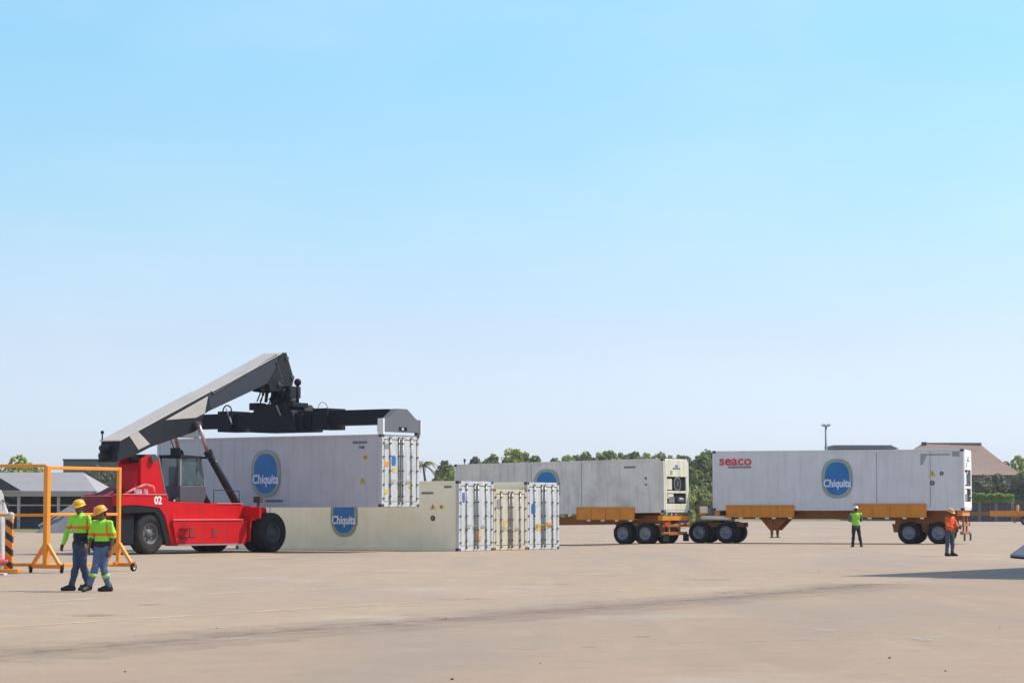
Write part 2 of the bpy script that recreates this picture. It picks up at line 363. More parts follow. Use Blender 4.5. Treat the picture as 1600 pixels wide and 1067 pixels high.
blotch('white_patch', 1288, 983, 66, 7, worn('pale_patch', (0.54, 0.46, 0.38), 0.35, 0.75, sc=3, amax=0.7), 5.2)
blotch('white_patch', 1440, 998, 50, 5, worn('pale_patch_b', (0.50, 0.41, 0.33), 0.35, 0.6, sc=4), 7.9)
for i, (a, b_, c_, d_) in enumerate([(700, 935, 120, 4), (880, 912, 40, 3), (1110, 905, 90, 3), (820, 1012, 60, 3), (920, 1009, 36, 2.5), (1330, 890, 26, 2), (1000, 993, 40, 3), (430, 870, 90, 2.5), (150, 960, 120, 5), (1150, 925, 90, 4)]):
    blotch('oil_stain', a, b_, c_, d_, M_oil, 11 + i * 1.7)
M_stone = mat('dark_stone', (0.10, 0.085, 0.075), 0.9)
for i, (px, py) in enumerate([(360, 994), (200, 1047), (707, 1059), (844, 1034), (1473, 1046), (1386, 1026), (1558, 979), (341, 980), (1277, 891), (430, 987), (697, 965)]):
    b = MB(); X, Y = gp(px, py); s_ = 0.007 + 0.006 * ((i * 7) % 3) / 2
    b.ell((0, 0, s_ * 0.5), s_ * 1.4, s_, s_ * 0.7, 8, 5)
    for k, v in enumerate(b.v):
        v = Vector(v); b.v[k] = tuple(v * (1 + 0.35 * noise.noise(v * 40 + Vector((i, 0, 0)))))
    o = b.build('stone', M_stone); o.location = (X, Y, 0); tag(o, 'small dark stone lying loose on the bare concrete yard', 'stone', 'small loose stones on the concrete')

# grass
def grass_mat(name, c0, c1, sc=0.6):
    m = bpy.data.materials.new(name); m.use_nodes = True; n = m.node_tree; b = n.nodes['Principled BSDF']; b.inputs['Roughness'].default_value = 0.95
    t = n.nodes.new('ShaderNodeTexCoord'); q = n.nodes.new('ShaderNodeTexNoise'); q.inputs['Scale'].default_value = sc; q.inputs['Detail'].default_value = 9
    x = n.nodes.new('ShaderNodeMix'); x.data_type = 'RGBA'; x.inputs[6].default_value = (*c0, 1); x.inputs[7].default_value = (*c1, 1)
    r = n.nodes.new('ShaderNodeMapRange'); r.inputs['From Min'].default_value = 0.35; r.inputs['From Max'].default_value = 0.65
    n.links.new(t.outputs['Object'], q.inputs['Vector']); n.links.new(q.outputs['Fac'], r.inputs['Value']); n.links.new(r.outputs[0], x.inputs[0]); n.links.new(x.outputs[2], b.inputs['Base Color'])
    return m
M_grass = grass_mat('dry_grass', (0.24, 0.19, 0.085), (0.13, 0.15, 0.05), 0.25)
def field(name, x0, x1, y0, y1, zb, m, nx_=60, ny_=24, rise=None, z0=0.02):
    b = MB(); vs = []
    for j in range(ny_ + 1):
        for i in range(nx_ + 1):
            x = x0 + (x1 - x0) * i / nx_; y = y0 + (y1 - y0) * (j / ny_) ** 2
            z = z0 + zb * smooth(0, 12, y - y0) * (0.8 + 0.4 * noise.noise(Vector((x * 0.05, y * 0.05, 0))))
            vs.append((x, y, z))
    b.add(vs, [(j * (nx_ + 1) + i, j * (nx_ + 1) + i + 1, (j + 1) * (nx_ + 1) + i + 1, (j + 1) * (nx_ + 1) + i) for j in range(ny_) for i in range(nx_)], True)
    return setting(b.build(name, m, fix=False))
field('grass', -16, 890, 396, 890, 0.35, M_grass)
field('grass', -890, -16.2, 184, 890, 0.45, M_grass, z0=0.025)

# ---------------------------------------------------------------- containers
L40 = 12.19; W = 2.44
def superell(rx, rz, n=40, p=2.5):
    out = []
    for i in range(n):
        t = 2 * math.pi * i / n; c, s = math.cos(t), math.sin(t)
        out.append((rx * math.copysign(abs(c) ** (2 / p), c), rz * math.copysign(abs(s) ** (2 / p), s)))
    return out
SIDE = Matrix(((1, 0, 0, 0), (0, 0, -1, 0), (0, 1, 0, 0), (0, 0, 0, 1)))     # text XY -> local XZ, facing -Y
END = Matrix(((0, 0, 1, 0), (1, 0, 0, 0), (0, 1, 0, 0), (0, 0, 0, 1)))       # text XY -> local YZ, facing +X
def emblem(parent, cx, cz, w_, h_):
    y = -W / 2
    def plate(k, y0, m, name, par, dz=0):
        b = MB(); poly = superell(w_ / 2 * k[0], h_ / 2 * k[1], 44)
        b.prism(poly, lambda x, z: (cx + x, y - y0 + 0.004, cz + dz + z), lambda x, z: (cx + x, y - y0, cz + dz + z))
        return b.build(name, m, par)
    root = plate((1, 1), 0.008, M_rim, 'emblem', parent)
    plate((0.90, 0.93), 0.012, M_rimy, 'gold_ring', root)
    plate((0.84, 0.88), 0.016, M_rim, 'inner_ring', root)
    plate((0.78, 0.84), 0.020, M_blue, 'blue_field', root)
    text_obj('wordmark_outline', 'Chiquita', h_ * 0.27, Matrix.Translation((cx + 0.02, y - 0.024, cz - h_ * 0.145)) @ SIDE, M_blue, root, 0.002, 0.12, 0.045, xs=w_ / h_ * 0.98)
    text_obj('wordmark', 'Chiquita', h_ * 0.27, Matrix.Translation((cx, y - 0.028, cz - h_ * 0.13)) @ SIDE, M_letter, root, 0.003, 0.12, 0.016, xs=w_ / h_ * 0.98)
    return root
def warn_tri(b, x, z, s_, y=-W / 2 - 0.006):
    b.m(M_yellow).prism([(x - s_, z - s_ * 0.8), (x + s_, z - s_ * 0.8), (x, z + s_)], lambda u, v: (u, y + 0.005, v), lambda u, v: (u, y, v))
    b.m(M_black).box(x - s_ * .12, x + s_ * .12, y - 0.003, y, z - s_ * .45, z + s_ * .35)
def container(label, corner, phi, z, H=2.9, m_body=M_white, m_end=M_doorw, near='doors', group='refrigerated containers', L=L40,
              emb=None, marks=(), stickers=(), tilt=0.0, seams=(0.5,), seaco=False, rust=False, name='reefer_container', unit_m=None):
    c, s = math.cos(R(phi)), math.sin(R(phi)); rz = math.atan2(-c, s)
    ux = Vector((s, -c, 0)); uy = Vector((c, s, 0))
    org = Vector((corner[0], corner[1], z)) - ux * (L / 2) + uy * (W / 2)
    t = thing(name, label, 'container', org, rz, group)
    if tilt: t.rotation_mode = 'XYZ'; t.rotation_euler = (0, tilt, rz)
    h = L / 2; w = W / 2
    # insulated box: side walls, roof, floor as one shell slightly inside the frame
    b = MB(); b.box(-h + 0.12, h - 0.06, -w + 0.025, w - 0.025, 0.16, H - 0.06)
    k = -h + 1.2
    while k < h - 0.8:     # faint panel joints
        b.box(k, k + 0.02, -w + 0.020, -w + 0.0255, 0.16, H - 0.08); b.box(k, k + 0.02, w - 0.0255, w - 0.020, 0.16, H - 0.08); k += 1.22
    b.build('side_walls', m_body, t)
    for q in seams:
        b = MB(); b.box(-h + q * L - 0.014, -h + q * L + 0.014, -w + 0.011, -w + 0.024, 0.17, H - 0.12); b.build('panel_joint', M_joint, t)
    if seaco:
        b = MB(); b.m(M_patch).box(4.05, 5.45, -w + 0.015, -w + 0.024, H - 0.30, H - 0.22); b.prism([(4.05, H - 0.31), (4.35, H - 0.31), (4.15, H - 0.75), (4.05, H - 0.75)], lambda u, v: (u, -w + 0.024, v), lambda u, v: (u, -w + 0.015, v)); b.box(5.55, 5.9, -w + 0.015, -w + 0.024, H - 0.35, H - 0.12)
        b.build('weathered_patch', None, t)
    for sy in (-1, 1):
        b = MB(); b.box(-h + 0.17, h - 0.17, sy * w - (0.06 if sy > 0 else 0), sy * w + (0.06 if sy < 0 else 0), H - 0.11, H - 0.01); b.build('top_rail', m_body, t, 0.008)
        b = MB(); b.box(-h + 0.17, h - 0.17, sy * w - (0.07 if sy > 0 else 0), sy * w + (0.07 if sy < 0 else 0), 0.0, 0.165); b.build('bottom_rail', m_body, t, 0.008)
    for sx_ in (-1, 1):
        b = MB()
        for sy in (-1, 1):
            x0, x1 = (h - 0.16, h) if sx_ > 0 else (-h, -h + 0.16); y0, y1 = (w - 0.14, w) if sy > 0 else (-w, -w + 0.14)
            b.box(x0, x1, y0 + 0.003, y1 - 0.003, 0.12, H - 0.12)
        y0, y1 = -w + 0.14, w - 0.14
        x0, x1 = (h - 0.15, h - 0.004) if sx_ > 0 else (-h + 0.004, -h + 0.15)
        b.box(x0, x1, y0, y1, H - 0.20, H - 0.02); b.box(x0, x1, y0, y1, 0.01, 0.20)
        b.build('end_frame', m_end if near == 'doors' else m_body, t, 0.01)
    for sx_ in (-1, 1):
        for sy in (-1, 1):
            for z0 in (0, H - 0.118):
                b = MB(); x0, x1 = (h - 0.17, h + 0.006) if sx_ > 0 else (-h - 0.006, -h + 0.17); y0, y1 = (w - 0.16, w + 0.006) if sy > 0 else (-w - 0.006, -w + 0.16)
                b.m(M_sgrey if not rust else M_rust).box(x0, x1, y0, y1, z0, z0 + 0.118)
                b.m(M_black).box(x1 - 0.002 if sx_ > 0 else x0 - 0.003, x1 + 0.003 if sx_ > 0 else x0 + 0.002, (y0 + y1) / 2 - 0.035, (y0 + y1) / 2 + 0.035, z0 + 0.03, z0 + 0.09)
                b.box((x0 + x1) / 2 - 0.05, (x0 + x1) / 2 + 0.05, y0 - 0.003, y0 + 0.002, z0 + 0.03, z0 + 0.09)
                b.build('corner_casting', None, t, 0.006)
    def doors(sx_):
        X = lambda v: sx_ * (h - v)
        bx = lambda b, d0, d1, y0, y1, z0, z1: b.box(min(X(d0), X(d1)), max(X(d0), X(d1)), min(sx_ * y0, sx_ * y1), max(sx_ * y0, sx_ * y1), z0, z1)
        for sd_ in (-1, 1):
            b = MB(); y0 = 0.012 if sd_ > 0 else -w + 0.15; y1 = w - 0.15 if sd_ > 0 else -0.012
            b.m(M_seam); bx(b, 0.035, 0.07, y0, y1, 0.21, H - 0.21)
            b.m(m_end); ww = (y1 - y0)
            for (f0, f1) in ((0.03, 0.31), (0.41, 0.97)) if sd_ < 0 else ((0.03, 0.59), (0.69, 0.97)):   # raised pressed panels
                bx(b, 0.008, 0.035, y0 + ww * f0, y0 + ww * f1, 0.225, H - 0.235)
            d = b.build('door', None, t, 0.012)
            for f in (0.36, 0.64 if False else 0.90) if sd_ < 0 else (0.10, 0.64):
                r = MB(); yy = sx_ * (y0 + ww * f)
                r.m(M_rod).cyl((X(-0.02), yy, 0.10), (X(-0.02), yy, H - 0.10), 0.022, n=8)
                r.m(M_dkmetal)
                for zz in (0.14, 0.42, H * 0.30, H * 0.5, H * 0.70, H - 0.36, H - 0.14):
                    r.box(min(X(0.01), X(-0.05)), max(X(0.01), X(-0.05)), yy - 0.045, yy + 0.045, zz - 0.025, zz + 0.025)
                r.build('lock_rod', None, d)
                hb = MB(); hb.m(M_rod).bar((X(-0.045), yy, H * 0.37), (X(-0.045), yy + sx_ * (-0.42 if sd_ > 0 else 0.42) * 0.8, H * 0.36), 0.03, 0.035)
                hb.build('door_handle', None, d)
            ye = sx_ * (w - 0.12) * sd_
            for q in range(5):
                zz = 0.35 + q * (H - 0.7) / 4; hg = MB(); hg.m(M_dkmetal); hg.box(min(X(0.0), X(-0.03)), max(X(0.0), X(-0.03)), ye - 0.055, ye + 0.055, zz - 0.025, zz + 0.025); hg.build('hinge', None, d)
            gk = MB(); gk.m(M_gasket); bx(gk, 0.03, 0.055, y0 + (0 if sd_ < 0 else -0.02), y0 + 0.018, 0.22, H - 0.22); bx(gk, 0.03, 0.055, y1 - 0.018, y1 + 0.004, 0.22, H - 0.22)
            gk.build('gasket', None, d)
    def unit(sx_):
        X = lambda v: sx_ * (h - v); mu = unit_m or M_beige
        bx = lambda b, d0, d1, y0, y1, z0, z1: b.box(min(X(d0), X(d1)), max(X(d0), X(d1)), min(sx_ * y0, sx_ * y1), max(sx_ * y0, sx_ * y1), z0, z1)
        b = MB(); b.m(mu); y = w - 0.14
        bx(b, 0.06, 0.10, -y, y, 0.2, H - 0.2)
        bx(b, -0.02, 0.06, -y, y, H * 0.66, H - 0.06)          # upper evaporator hood
        bx(b, -0.01, 0.06, -y, -y + 0.16, 0.12, H * 0.66); bx(b, -0.01, 0.06, y - 0.16, y, 0.12, H * 0.66)
        bx(b, -0.01, 0.06, -y + 0.16, y - 0.16, H * 0.355, H * 0.40); bx(b, -0.01, 0.06, -y + 0.16, y - 0.16, 0.12, 0.42)
        u = b.build('cooling_unit', None, t, 0.015)
        b = MB(); b.m(M_black); bx(b, 0.045, 0.058, -y + 0.16, y - 0.16, H * 0.40, H * 0.66); bx(b, 0.045, 0.058, -y + 0.16, y - 0.16, 0.42, H * 0.355)
        b.build('machinery_bay', None, u)
        b = MB(); b.m(M_coil)
        b.cyl((X(0.03), sx_ * 0.1, H * 0.53), (X(-0.01), sx_ * 0.1, H * 0.53), 0.34, n=24)
        b.m(M_black).cyl((X(-0.008), sx_ * 0.1, H * 0.53), (X(-0.014), sx_ * 0.1, H * 0.53), 0.28, n=24)
        b.m(M_coil)
        for q in range(6):
            a = q * math.pi / 6; b.bar((X(-0.02), sx_ * 0.1 - 0.28 * math.cos(a), H * 0.53 - 0.28 * math.sin(a)), (X(-0.02), sx_ * 0.1 + 0.28 * math.cos(a), H * 0.53 + 0.28 * math.sin(a)), 0.012, 0.012)
        b.build('condenser_fan', None, u)
        b = MB(); b.m(M_coil); bx(b, 0.0, 0.045, -0.75, -0.2, 0.46, 0.75); b.cyl((X(0.0), sx_ * 0.1, 0.62), (X(0.0), sx_ * 0.55, 0.62), 0.1, n=14)
        b.m(mu); bx(b, 0.0, 0.045, -0.85, -0.3, H * 0.30 - 0.1, H * 0.345); bx(b, 0.0, 0.045, -y + 0.2, -y + 0.65, H * 0.42, H * 0.62)
        b.build('compressor', None, u)
        b = MB(); b.m(M_grey_l); bx(b, -0.03, -0.02, -0.35, 0.35, H * 0.80, H * 0.83); b.m(M_blue); bx(b, -0.03, -0.02, -0.12, 0.12, H * 0.84, H * 0.88); b.m(M_rim); bx(b, -0.03, -0.02, -0.6, -0.4, H * 0.70, H * 0.78)
        b.build('unit_decals', None, u)
    (doors if near == 'doors' else unit)(1); (unit if near == 'doors' else doors)(-1)
    if emb: emblem(t, *emb)
    if marks or stickers:
        for (kind, x, zz, s_) in marks:
            b = MB()
            if kind == 'tri': warn_tri(b, x, zz, s_)
            elif kind == 'sq': b.m(M_yellow).box(x - s_, x + s_, -w - 0.006, -w + 0.02, zz - s_, zz + s_); b.m(M_black).box(x - s_ * .4, x + s_ * .4, -w - 0.009, -w - 0.006, zz - s_ * .4, zz + s_ * .4)
            elif kind == 'dot': b.m(M_black).cyl((x, -w + 0.02, zz), (x, -w - 0.006, zz), s_, n=14); b.m(M_coil).cyl((x, -w - 0.006, zz), (x, -w - 0.009, zz), s_ * .6, n=14)
            elif kind == 'txt':
                b.m(M_grey_l); rr = random.Random(int(x * 100)); q = x - s_
                while q < x + s_:
                    l_ = rr.uniform(0.03, 0.06); b.box(q, q + l_, -w - 0.005, -w + 0.02, zz - 0.045, zz + 0.045); q += l_ + 0.03
            b.build('marking', None, t)
        for (mm, y_, zz, sw, sh) in stickers:
            b = MB(); b.m(mm).prism(superell(sw, sh, 16, 4), lambda u, v: (h + 0.004, y_ + u, zz + v), lambda u, v: (h - 0.02, y_ + u, zz + v)); b.build('sticker', None, t)
    if seaco:
        x, zz = seaco
        text_obj('company_lettering', 'seaco', 0.66, Matrix.Translation((x, -w - 0.006, zz)) @ SIDE, M_red_l, t, 0.003, 0, 0.012, xs=1.08)
    return t

PH = 54.8
def blue_st(y_, zz, s_=0.16): return [(M_letter, y_, zz, s_ * 1.15, s_ * 1.6), (M_blue, y_, zz, s_ * 0.9, s_ * 1.35)]
Z1 = -0.1
# lifted container
lifted = container('white refrigerated container lifted off the ground by the red reach stacker', (-5.17, 96.7), PH, 1.71, 2.9, M_white, M_doorw,
    group='refrigerated containers', emb=(0.02, 1.38, 1.58, 1.93),
    marks=[('txt', 4.95, 2.58, 0.35), ('txt', 5.05, 2.38, 0.12), ('sq', 5.25, 1.98, 0.09), ('tri', 5.10, 1.05, 0.13), ('txt', 0.45, 0.26, 0.45)],
    stickers=[(M_orangest, -0.93, 1.72, 0.16, 0.10), (M_blue, -0.45, 1.85, 0.13, 0.2), (M_yellow, -0.42, 1.48, 0.09, 0.1), (M_yellow, -0.95, 0.62, 0.13, 0.09), (M_yellow, 0.62, 0.85, 0.12, 0.07), (M_seam, -0.85, 2.42, 0.2, 0.1)], seams=())
container('cream refrigerated container on the ground, leftmost of the row of three below the lifted one', (-2.19, 100.3), PH, Z1, 2.9, M_cream, M_doorw,
    emb=(0.02, 1.50, 1.46, 1.85), marks=[('txt', 4.45, 2.4, 0.28), ('tri', 4.75, 1.83, 0.13), ('sq', 5.2, 1.82, 0.08), ('dot', 4.75, 1.36, 0.11), ('txt', 5.5, 2.65, 0.16)],
    stickers=[(M_letter, -0.88, 2.2, 0.17, 0.28), (M_blue, -0.88, 2.2, 0.12, 0.22), (M_yellow, 0.2, 0.83, 0.13, 0.10), (M_orangest, 0.2, 0.5, 0.13, 0.14)], seams=(0.16,))
d_ = Vector((math.cos(R(PH)), math.sin(R(PH))))
p2 = Vector((-2.19, 100.3)) + d_ * 2.47; p3 = Vector((-2.19, 100.3)) + d_ * 4.93
container('tan container with dirty tan doors, lower than the white-doored ones beside it', p2, PH, Z1, 2.59, M_tan, M_doort,
    stickers=[(M_yellow, -0.42, 1.12, 0.08, 0.16), (M_seam, -0.85, 1.95, 0.12, 0.2)], rust=True)
container('white-doored container with orange strip sticker, right end of the row of three', p3, PH, Z1, 2.9, M_cream, M_doorw,
    stickers=[(M_blue, -0.75, 1.75, 0.16, 0.22), (M_yellow, -0.35, 0.98, 0.17, 0.16), (M_orangest, 0.45, 1.08, 0.35, 0.09), (M_yellow, 0.25, 1.05, 0.1, 0.1)])
# containers on trailers
LT = dict(corner=(7.25, 116.2), phi=56.3)
RT = dict(corner=(21.3, 114.8), phi=71.0)
container('grimy pale container on the middle trailer, with a cream cooling unit at its end', LT['corner'], LT['phi'], 1.40, 2.59, M_grime, M_beige, near='unit',
    emb=(-0.55, 1.35, 1.5, 1.75), marks=[('dot', 5.1, 1.65, 0.06), ('dot', 5.1, 1.35, 0.05), ('txt', 4.2, 2.2, 0.3)], tilt=R(-0.8), seams=(0.38, 0.62), unit_m=M_beige)
container('clean white container with red lettering on the right-hand trailer', RT['corner'], RT['phi'], 1.58, 2.9, M_seaco, M_unitw, near='unit',
    emb=(0.05, 1.53, 1.5, 1.87), marks=[('tri', 4.6, 1.75, 0.16), ('dot', 5.05, 1.75, 0.09), ('dot', 4.6, 1.30, 0.11), ('txt', -4.75, 2.10, 0.55)], seams=(0.66, 0.87),
    seaco=(-4.95, 2.40), unit_m=M_unitw)

# ---------------------------------------------------------------- wheels
def wheel(parent, x, y, r, width, out, axis='x_long', rim_m=M_rimg, tyre_m=M_tyre, rim_r=0.56, name='wheel', deep=0.35, lugs=8, dual=False, hub=M_hubl):
    """wheel whose axle is along local Y at (x,y); out=+-1 is the outer side"""
    M = Matrix.Translation((x, y, r))
    h = width / 2
    b = MB(); k = rim_r * r
    prof = [(k, -h * .8), (k * 1.12, -h * .95), (r * .82, -h), (r * .94, -h * .9), (r, -h * .62), (r, h * .62), (r * .94, h * .9), (r * .82, h), (k * 1.12, h * .95), (k, h * .8), (k, -h * .8)]
    b.m(tyre_m).lathe(prof, 36, M)
    if r > 0.3:   # tread blocks
        for i in range(36):
            a = 2 * math.pi * i / 36
            q = M @ Matrix.Rotation(a, 4, 'Y'); b.box(-r * 0.035, r * 0.035, -h * .6, -h * .08, r * .985, r * 1.012, q)
            b.box(-r * 0.035, r * 0.035, h * .08, h * .6, r * .985, r * 1.012, q @ Matrix.Rotation(0.085, 4, 'Y'))
    t = b.build(name, None, parent)
    b = MB(); s = out
    b.m(rim_m).lathe([(k, s * h * .82), (k * .93, s * h * .86), (k * .86, s * h * .55), (k * .80, s * h * (.8 - deep * 1.6)), (k * .45, s * h * (.8 - deep * 1.2)), (k * .38, s * h * (.8 - deep * .4)), (0.001, s * h * (.8 - deep * .4))], 28, M)
    b.lathe([(k, -s * h * .8), (k * .9, -s * h * .3), (0.001, -s * h * .25)], 28, M)
    b.m(hub)
    for i in range(lugs):
        a = 2 * math.pi * i / lugs; v = M @ Vector((math.cos(a) * k * .60, 0, math.sin(a) * k * .60))
        yy = s * h * (.8 - deep * 1.25); b.cyl((v.x, v.y + yy, v.z), (v.x, v.y + yy + s * 0.04, v.z), k * .055, n=6)
    b.build('rim', None, t)
    return t

# ---------------------------------------------------------------- container trailers
def frame_of(corner, phi, L=L40):
    c, s = math.cos(R(phi)), math.sin(R(phi)); ux = Vector((s, -c, 0)); uy = Vector((c, s, 0))
    org = Vector((corner[0], corner[1], 0)) - ux * (L / 2) + uy * (W / 2)
    return org, ux, uy, math.atan2(-c, s)
def lx(fr, px, ly):       # local x of photo column px on the plane local y = ly
    org, ux, uy, _ = fr; k = (px - 800) / F; q = org + uy * ly
    return (k * q.y - q.x) / (ux.x - k * ux.y)
def trailer(label, corner, phi, deck, panels, axles, legs_x, tilt=0, group='container trailers', z0=0.0, wheels_r=0.52, x_front=None, x_rear=None, frontdrop=True, redtail=False, neck=True):
    fr = frame_of(corner, phi); org = fr[0].copy(); org.z = z0
    t = thing('container_trailer', label, 'trailer', org, fr[3], group)
    x0 = x_front if x_front is not None else -L40 / 2 + 0.1; x1 = x_rear if x_rear is not None else L40 / 2 - 0.1
    dz = lambda x: deck + math.tan(tilt) * (x - L40 / 2)
    b = MB(); b.m(M_rust)
    for sy in (-1, 1):
        y = sy * 0.48
        for (za, zb, hw) in ((-0.04, 0.0, 0.09), (-0.40, -0.36, 0.09), (-0.36, -0.04, 0.012)):
            b.prism([(x0, dz(x0) + za), (x1, dz(x1) + za), (x1, dz(x1) + zb), (x0, dz(x0) + zb)], lambda u, v: (u, y - hw, v), lambda u, v: (u, y + hw, v))
    k = x0 + 0.5
    while k < x1 - 0.3:
        b.box(k, k + 0.08, -0.468, 0.468, dz(k) - 0.28, dz(k) - 0.06); k += 1.1
    b.build('main_beams', None, t)
    for xb in (x0 + 0.12, x1 - 0.12):
        b = MB(); b.m(M_orange).box(xb - 0.12, xb + 0.12, -1.2, 1.2, dz(xb) - 0.24, dz(xb) - 0.005); b.build('bolster', None, t, 0.01)
        for sy in (-1, 1):
            q = MB(); q.m(M_dkmetal).cyl((xb, sy * 1.13, dz(xb) - 0.005), (xb, sy * 1.13, dz(xb) + 0.06), 0.04, n=8); q.build('twist_lock', None, t)
    for (a, c_, top, bot) in panels:      # outboard orange side panels
        for sy in (-1, 1):
            b = MB(); b.m(M_orange)
            ya, yb = sy * 1.235, sy * 1.275
            b.box(a, c_, min(ya, yb), max(ya, yb), bot, top)
            b.box(a, c_, min(sy * 1.235, sy * 1.31), max(sy * 1.235, sy * 1.31), top - 0.05, top + 0.003)
            b.box(a + 0.002, c_ - 0.002, min(sy * 0.6, sy * 1.30), max(sy * 0.6, sy * 1.30), bot - 0.05, bot - 0.001)
            n = max(2, int((c_ - a) / 0.75))
            for i in range(n + 1):
                xx = a + (c_ - a - 0.05) * i / n; b.box(xx + 0.001, xx + 0.049, min(sy * 1.2755, sy * 1.31), max(sy * 1.2755, sy * 1.31), bot + 0.004, top - 0.054)
            pn = b.build('side_panel', None, t, 0.006)
            for i in range(3 if (c_ - a) < 3.2 else 4):
                xx = a + (c_ - a) * (0.22 + 0.24 * i)
                q = MB(); q.m(M_lamp).box(xx - 0.09, xx + 0.09, min(sy * 1.22, sy * 1.325), max(sy * 1.22, sy * 1.325), bot - 0.12, bot - 0.052); q.build('marker_lamp', None, pn, 0.01)
    r = wheels_r
    if axles:
        b = MB(); b.m(M_rust); a0, a1 = min(axles) - 0.75, max(axles) + 0.7
        for sy in (-1, 1):
            y = sy * 0.53
            b.box(a0, a1, min(y - 0.06, y + 0.06), max(y - 0.06, y + 0.06), dz(a0) - 0.62, dz(a0) - 0.401)
            for xx in (a0 + 0.05, (a0 + a1) / 2, a1 - 0.15):
                b.prism([(xx - 0.12, r + 0.02), (xx + 0.12, r + 0.02), (xx + 0.2, dz(xx) - 0.621), (xx - 0.2, dz(xx) - 0.621)], lambda u, v: (u, y - 0.05, v), lambda u, v: (u, y + 0.05, v))
            b.m(M_dkmetal)
            for xa in axles: b.prism([(xa - 0.5, r + 0.22), (xa, r + 0.10), (xa + 0.5, r + 0.22), (xa + 0.5, r + 0.27), (xa, r + 0.18), (xa - 0.5, r + 0.27)], lambda u, v: (u, y - 0.045, v), lambda u, v: (u, y + 0.045, v))
            b.m(M_rust)
        b.build('suspension', None, t)
        for xa in axles:
            q = MB(); q.m(M_dkmetal).cyl((xa, -0.8, r), (xa, 0.8, r), 0.07, n=10); q.build('axle', None, t)
            for sy in (-1, 1):
                wheel(t, xa, sy * 1.07, r, 0.27, sy, rim_r=0.60); wheel(t, xa, sy * 0.76, r, 0.27, sy, rim_r=0.60)
    if legs_x is not None:
        for sy in (-1, 1):
            b = MB(); xx = legs_x; y = sy * 0.62
            b.m(M_rust).prism([(xx - 0.75, dz(xx) - 0.4), (xx + 0.55, dz(xx) - 0.4), (xx + 0.02, 0.62), (xx - 0.28, 0.62)], lambda u, v: (u, y - 0.03, v), lambda u, v: (u, y + 0.03, v))
            b.box(xx - 0.25, xx - 0.13, min(y - 0.09, y + 0.03), max(y - 0.09, y + 0.031), 0.42, dz(xx) - 0.42)
            b.m(M_dkmetal).box(xx - 0.23, xx - 0.15, y - 0.07, y + 0.02, 0.30, 0.42); b.box(xx - 0.30, xx - 0.08, y - 0.14, y + 0.08, 0.26, 0.30)
            b.build('landing_leg', None, t)
    if redtail:
        b = MB(); xx = x1
        b.m(M_rust)
        for sy in (-1, 1): b.box(xx - 0.10, xx - 0.02, sy * 0.5 - 0.06, sy * 0.5 + 0.06, 0.55, dz(xx) - 0.25)
        b.m(M_rust).box(xx - 0.12, xx + 0.02, -1.15, 1.15, 0.45, 0.60)
        b.m(M_red_l); 
        for sy in (-1, 1): b.box(xx + 0.021, xx + 0.05, sy * 0.9 - 0.15, sy * 0.9 + 0.15, 0.9, 1.05)
        b.m(M_rust).box(xx - 0.02, xx + 0.02, -1.15, 1.15, 0.84, 0.96)
        b.build('rear_bumper', None, t, 0.006)
        for sy in (-1, 1):
            q = MB(); q.m(M_black).box(xx + 0.052, xx + 0.062, sy * 0.95 - 0.28, sy * 0.95 + 0.28, 0.15, 0.5); q.build('mud_flap', None, t)
    return t, fr, dz
frL = frame_of(**LT); frR = frame_of(**RT)
xL = lambda px: lx(frL, px, -1.25); xR = lambda px: lx(frR, px, -1.25)
trailer('orange container trailer, middle one, coupled ahead of the low dolly', LT['corner'], LT['phi'], 1.39, [(xL(901), xL(991), 1.78, 1.22)],
        [lx(frL, 972, -1.2), lx(frL, 1007, -1.2)], -3.6, tilt=R(0.8), redtail=True, z0=gz(5, 118))
trailer('orange container trailer under the container with red lettering', RT['corner'], RT['phi'], 1.57, [(xR(1134), xR(1240), 1.84, 1.30), (xR(1333), xR(1446), 1.90, 1.30)],
        [lx(frR, 1418, -1.2), lx(frR, 1464, -1.2)], lx(frR, 1211, -0.62), redtail=True)
# far chassis at the right edge
fc = at(1675, 270); t3, _, _ = trailer('distant empty orange container trailer at the right edge of the yard', (fc.x, fc.y), 72, 1.50, [], [lx(frame_of((fc.x, fc.y), 72), 1600, -1.2), lx(frame_of((fc.x, fc.y), 72), 1619, -1.2)],
        lx(frame_of((fc.x, fc.y), 72), 1585, -0.62))
b = MB(); b.m(M_orange)
for sy in (-1, 1): b.box(lx(frame_of((fc.x, fc.y), 72), 1545, -0.6), 5.8, sy * 0.66 - 0.04, sy * 0.66 + 0.04, 1.0, 1.62)
b.build('side_sill', None, t3)
b = MB(); b.m(M_orange).box(-0.1, 0.1, -0.62, 0.62, 1.51, 2.3); b.m(M_yellow).box(-0.2, 0.2, -0.3, 0.3, 1.9, 2.0); o = b.build('headboard', None, t3); o.location = (lx(frame_of((fc.x, fc.y), 72), 1588, 0), 0, 0)

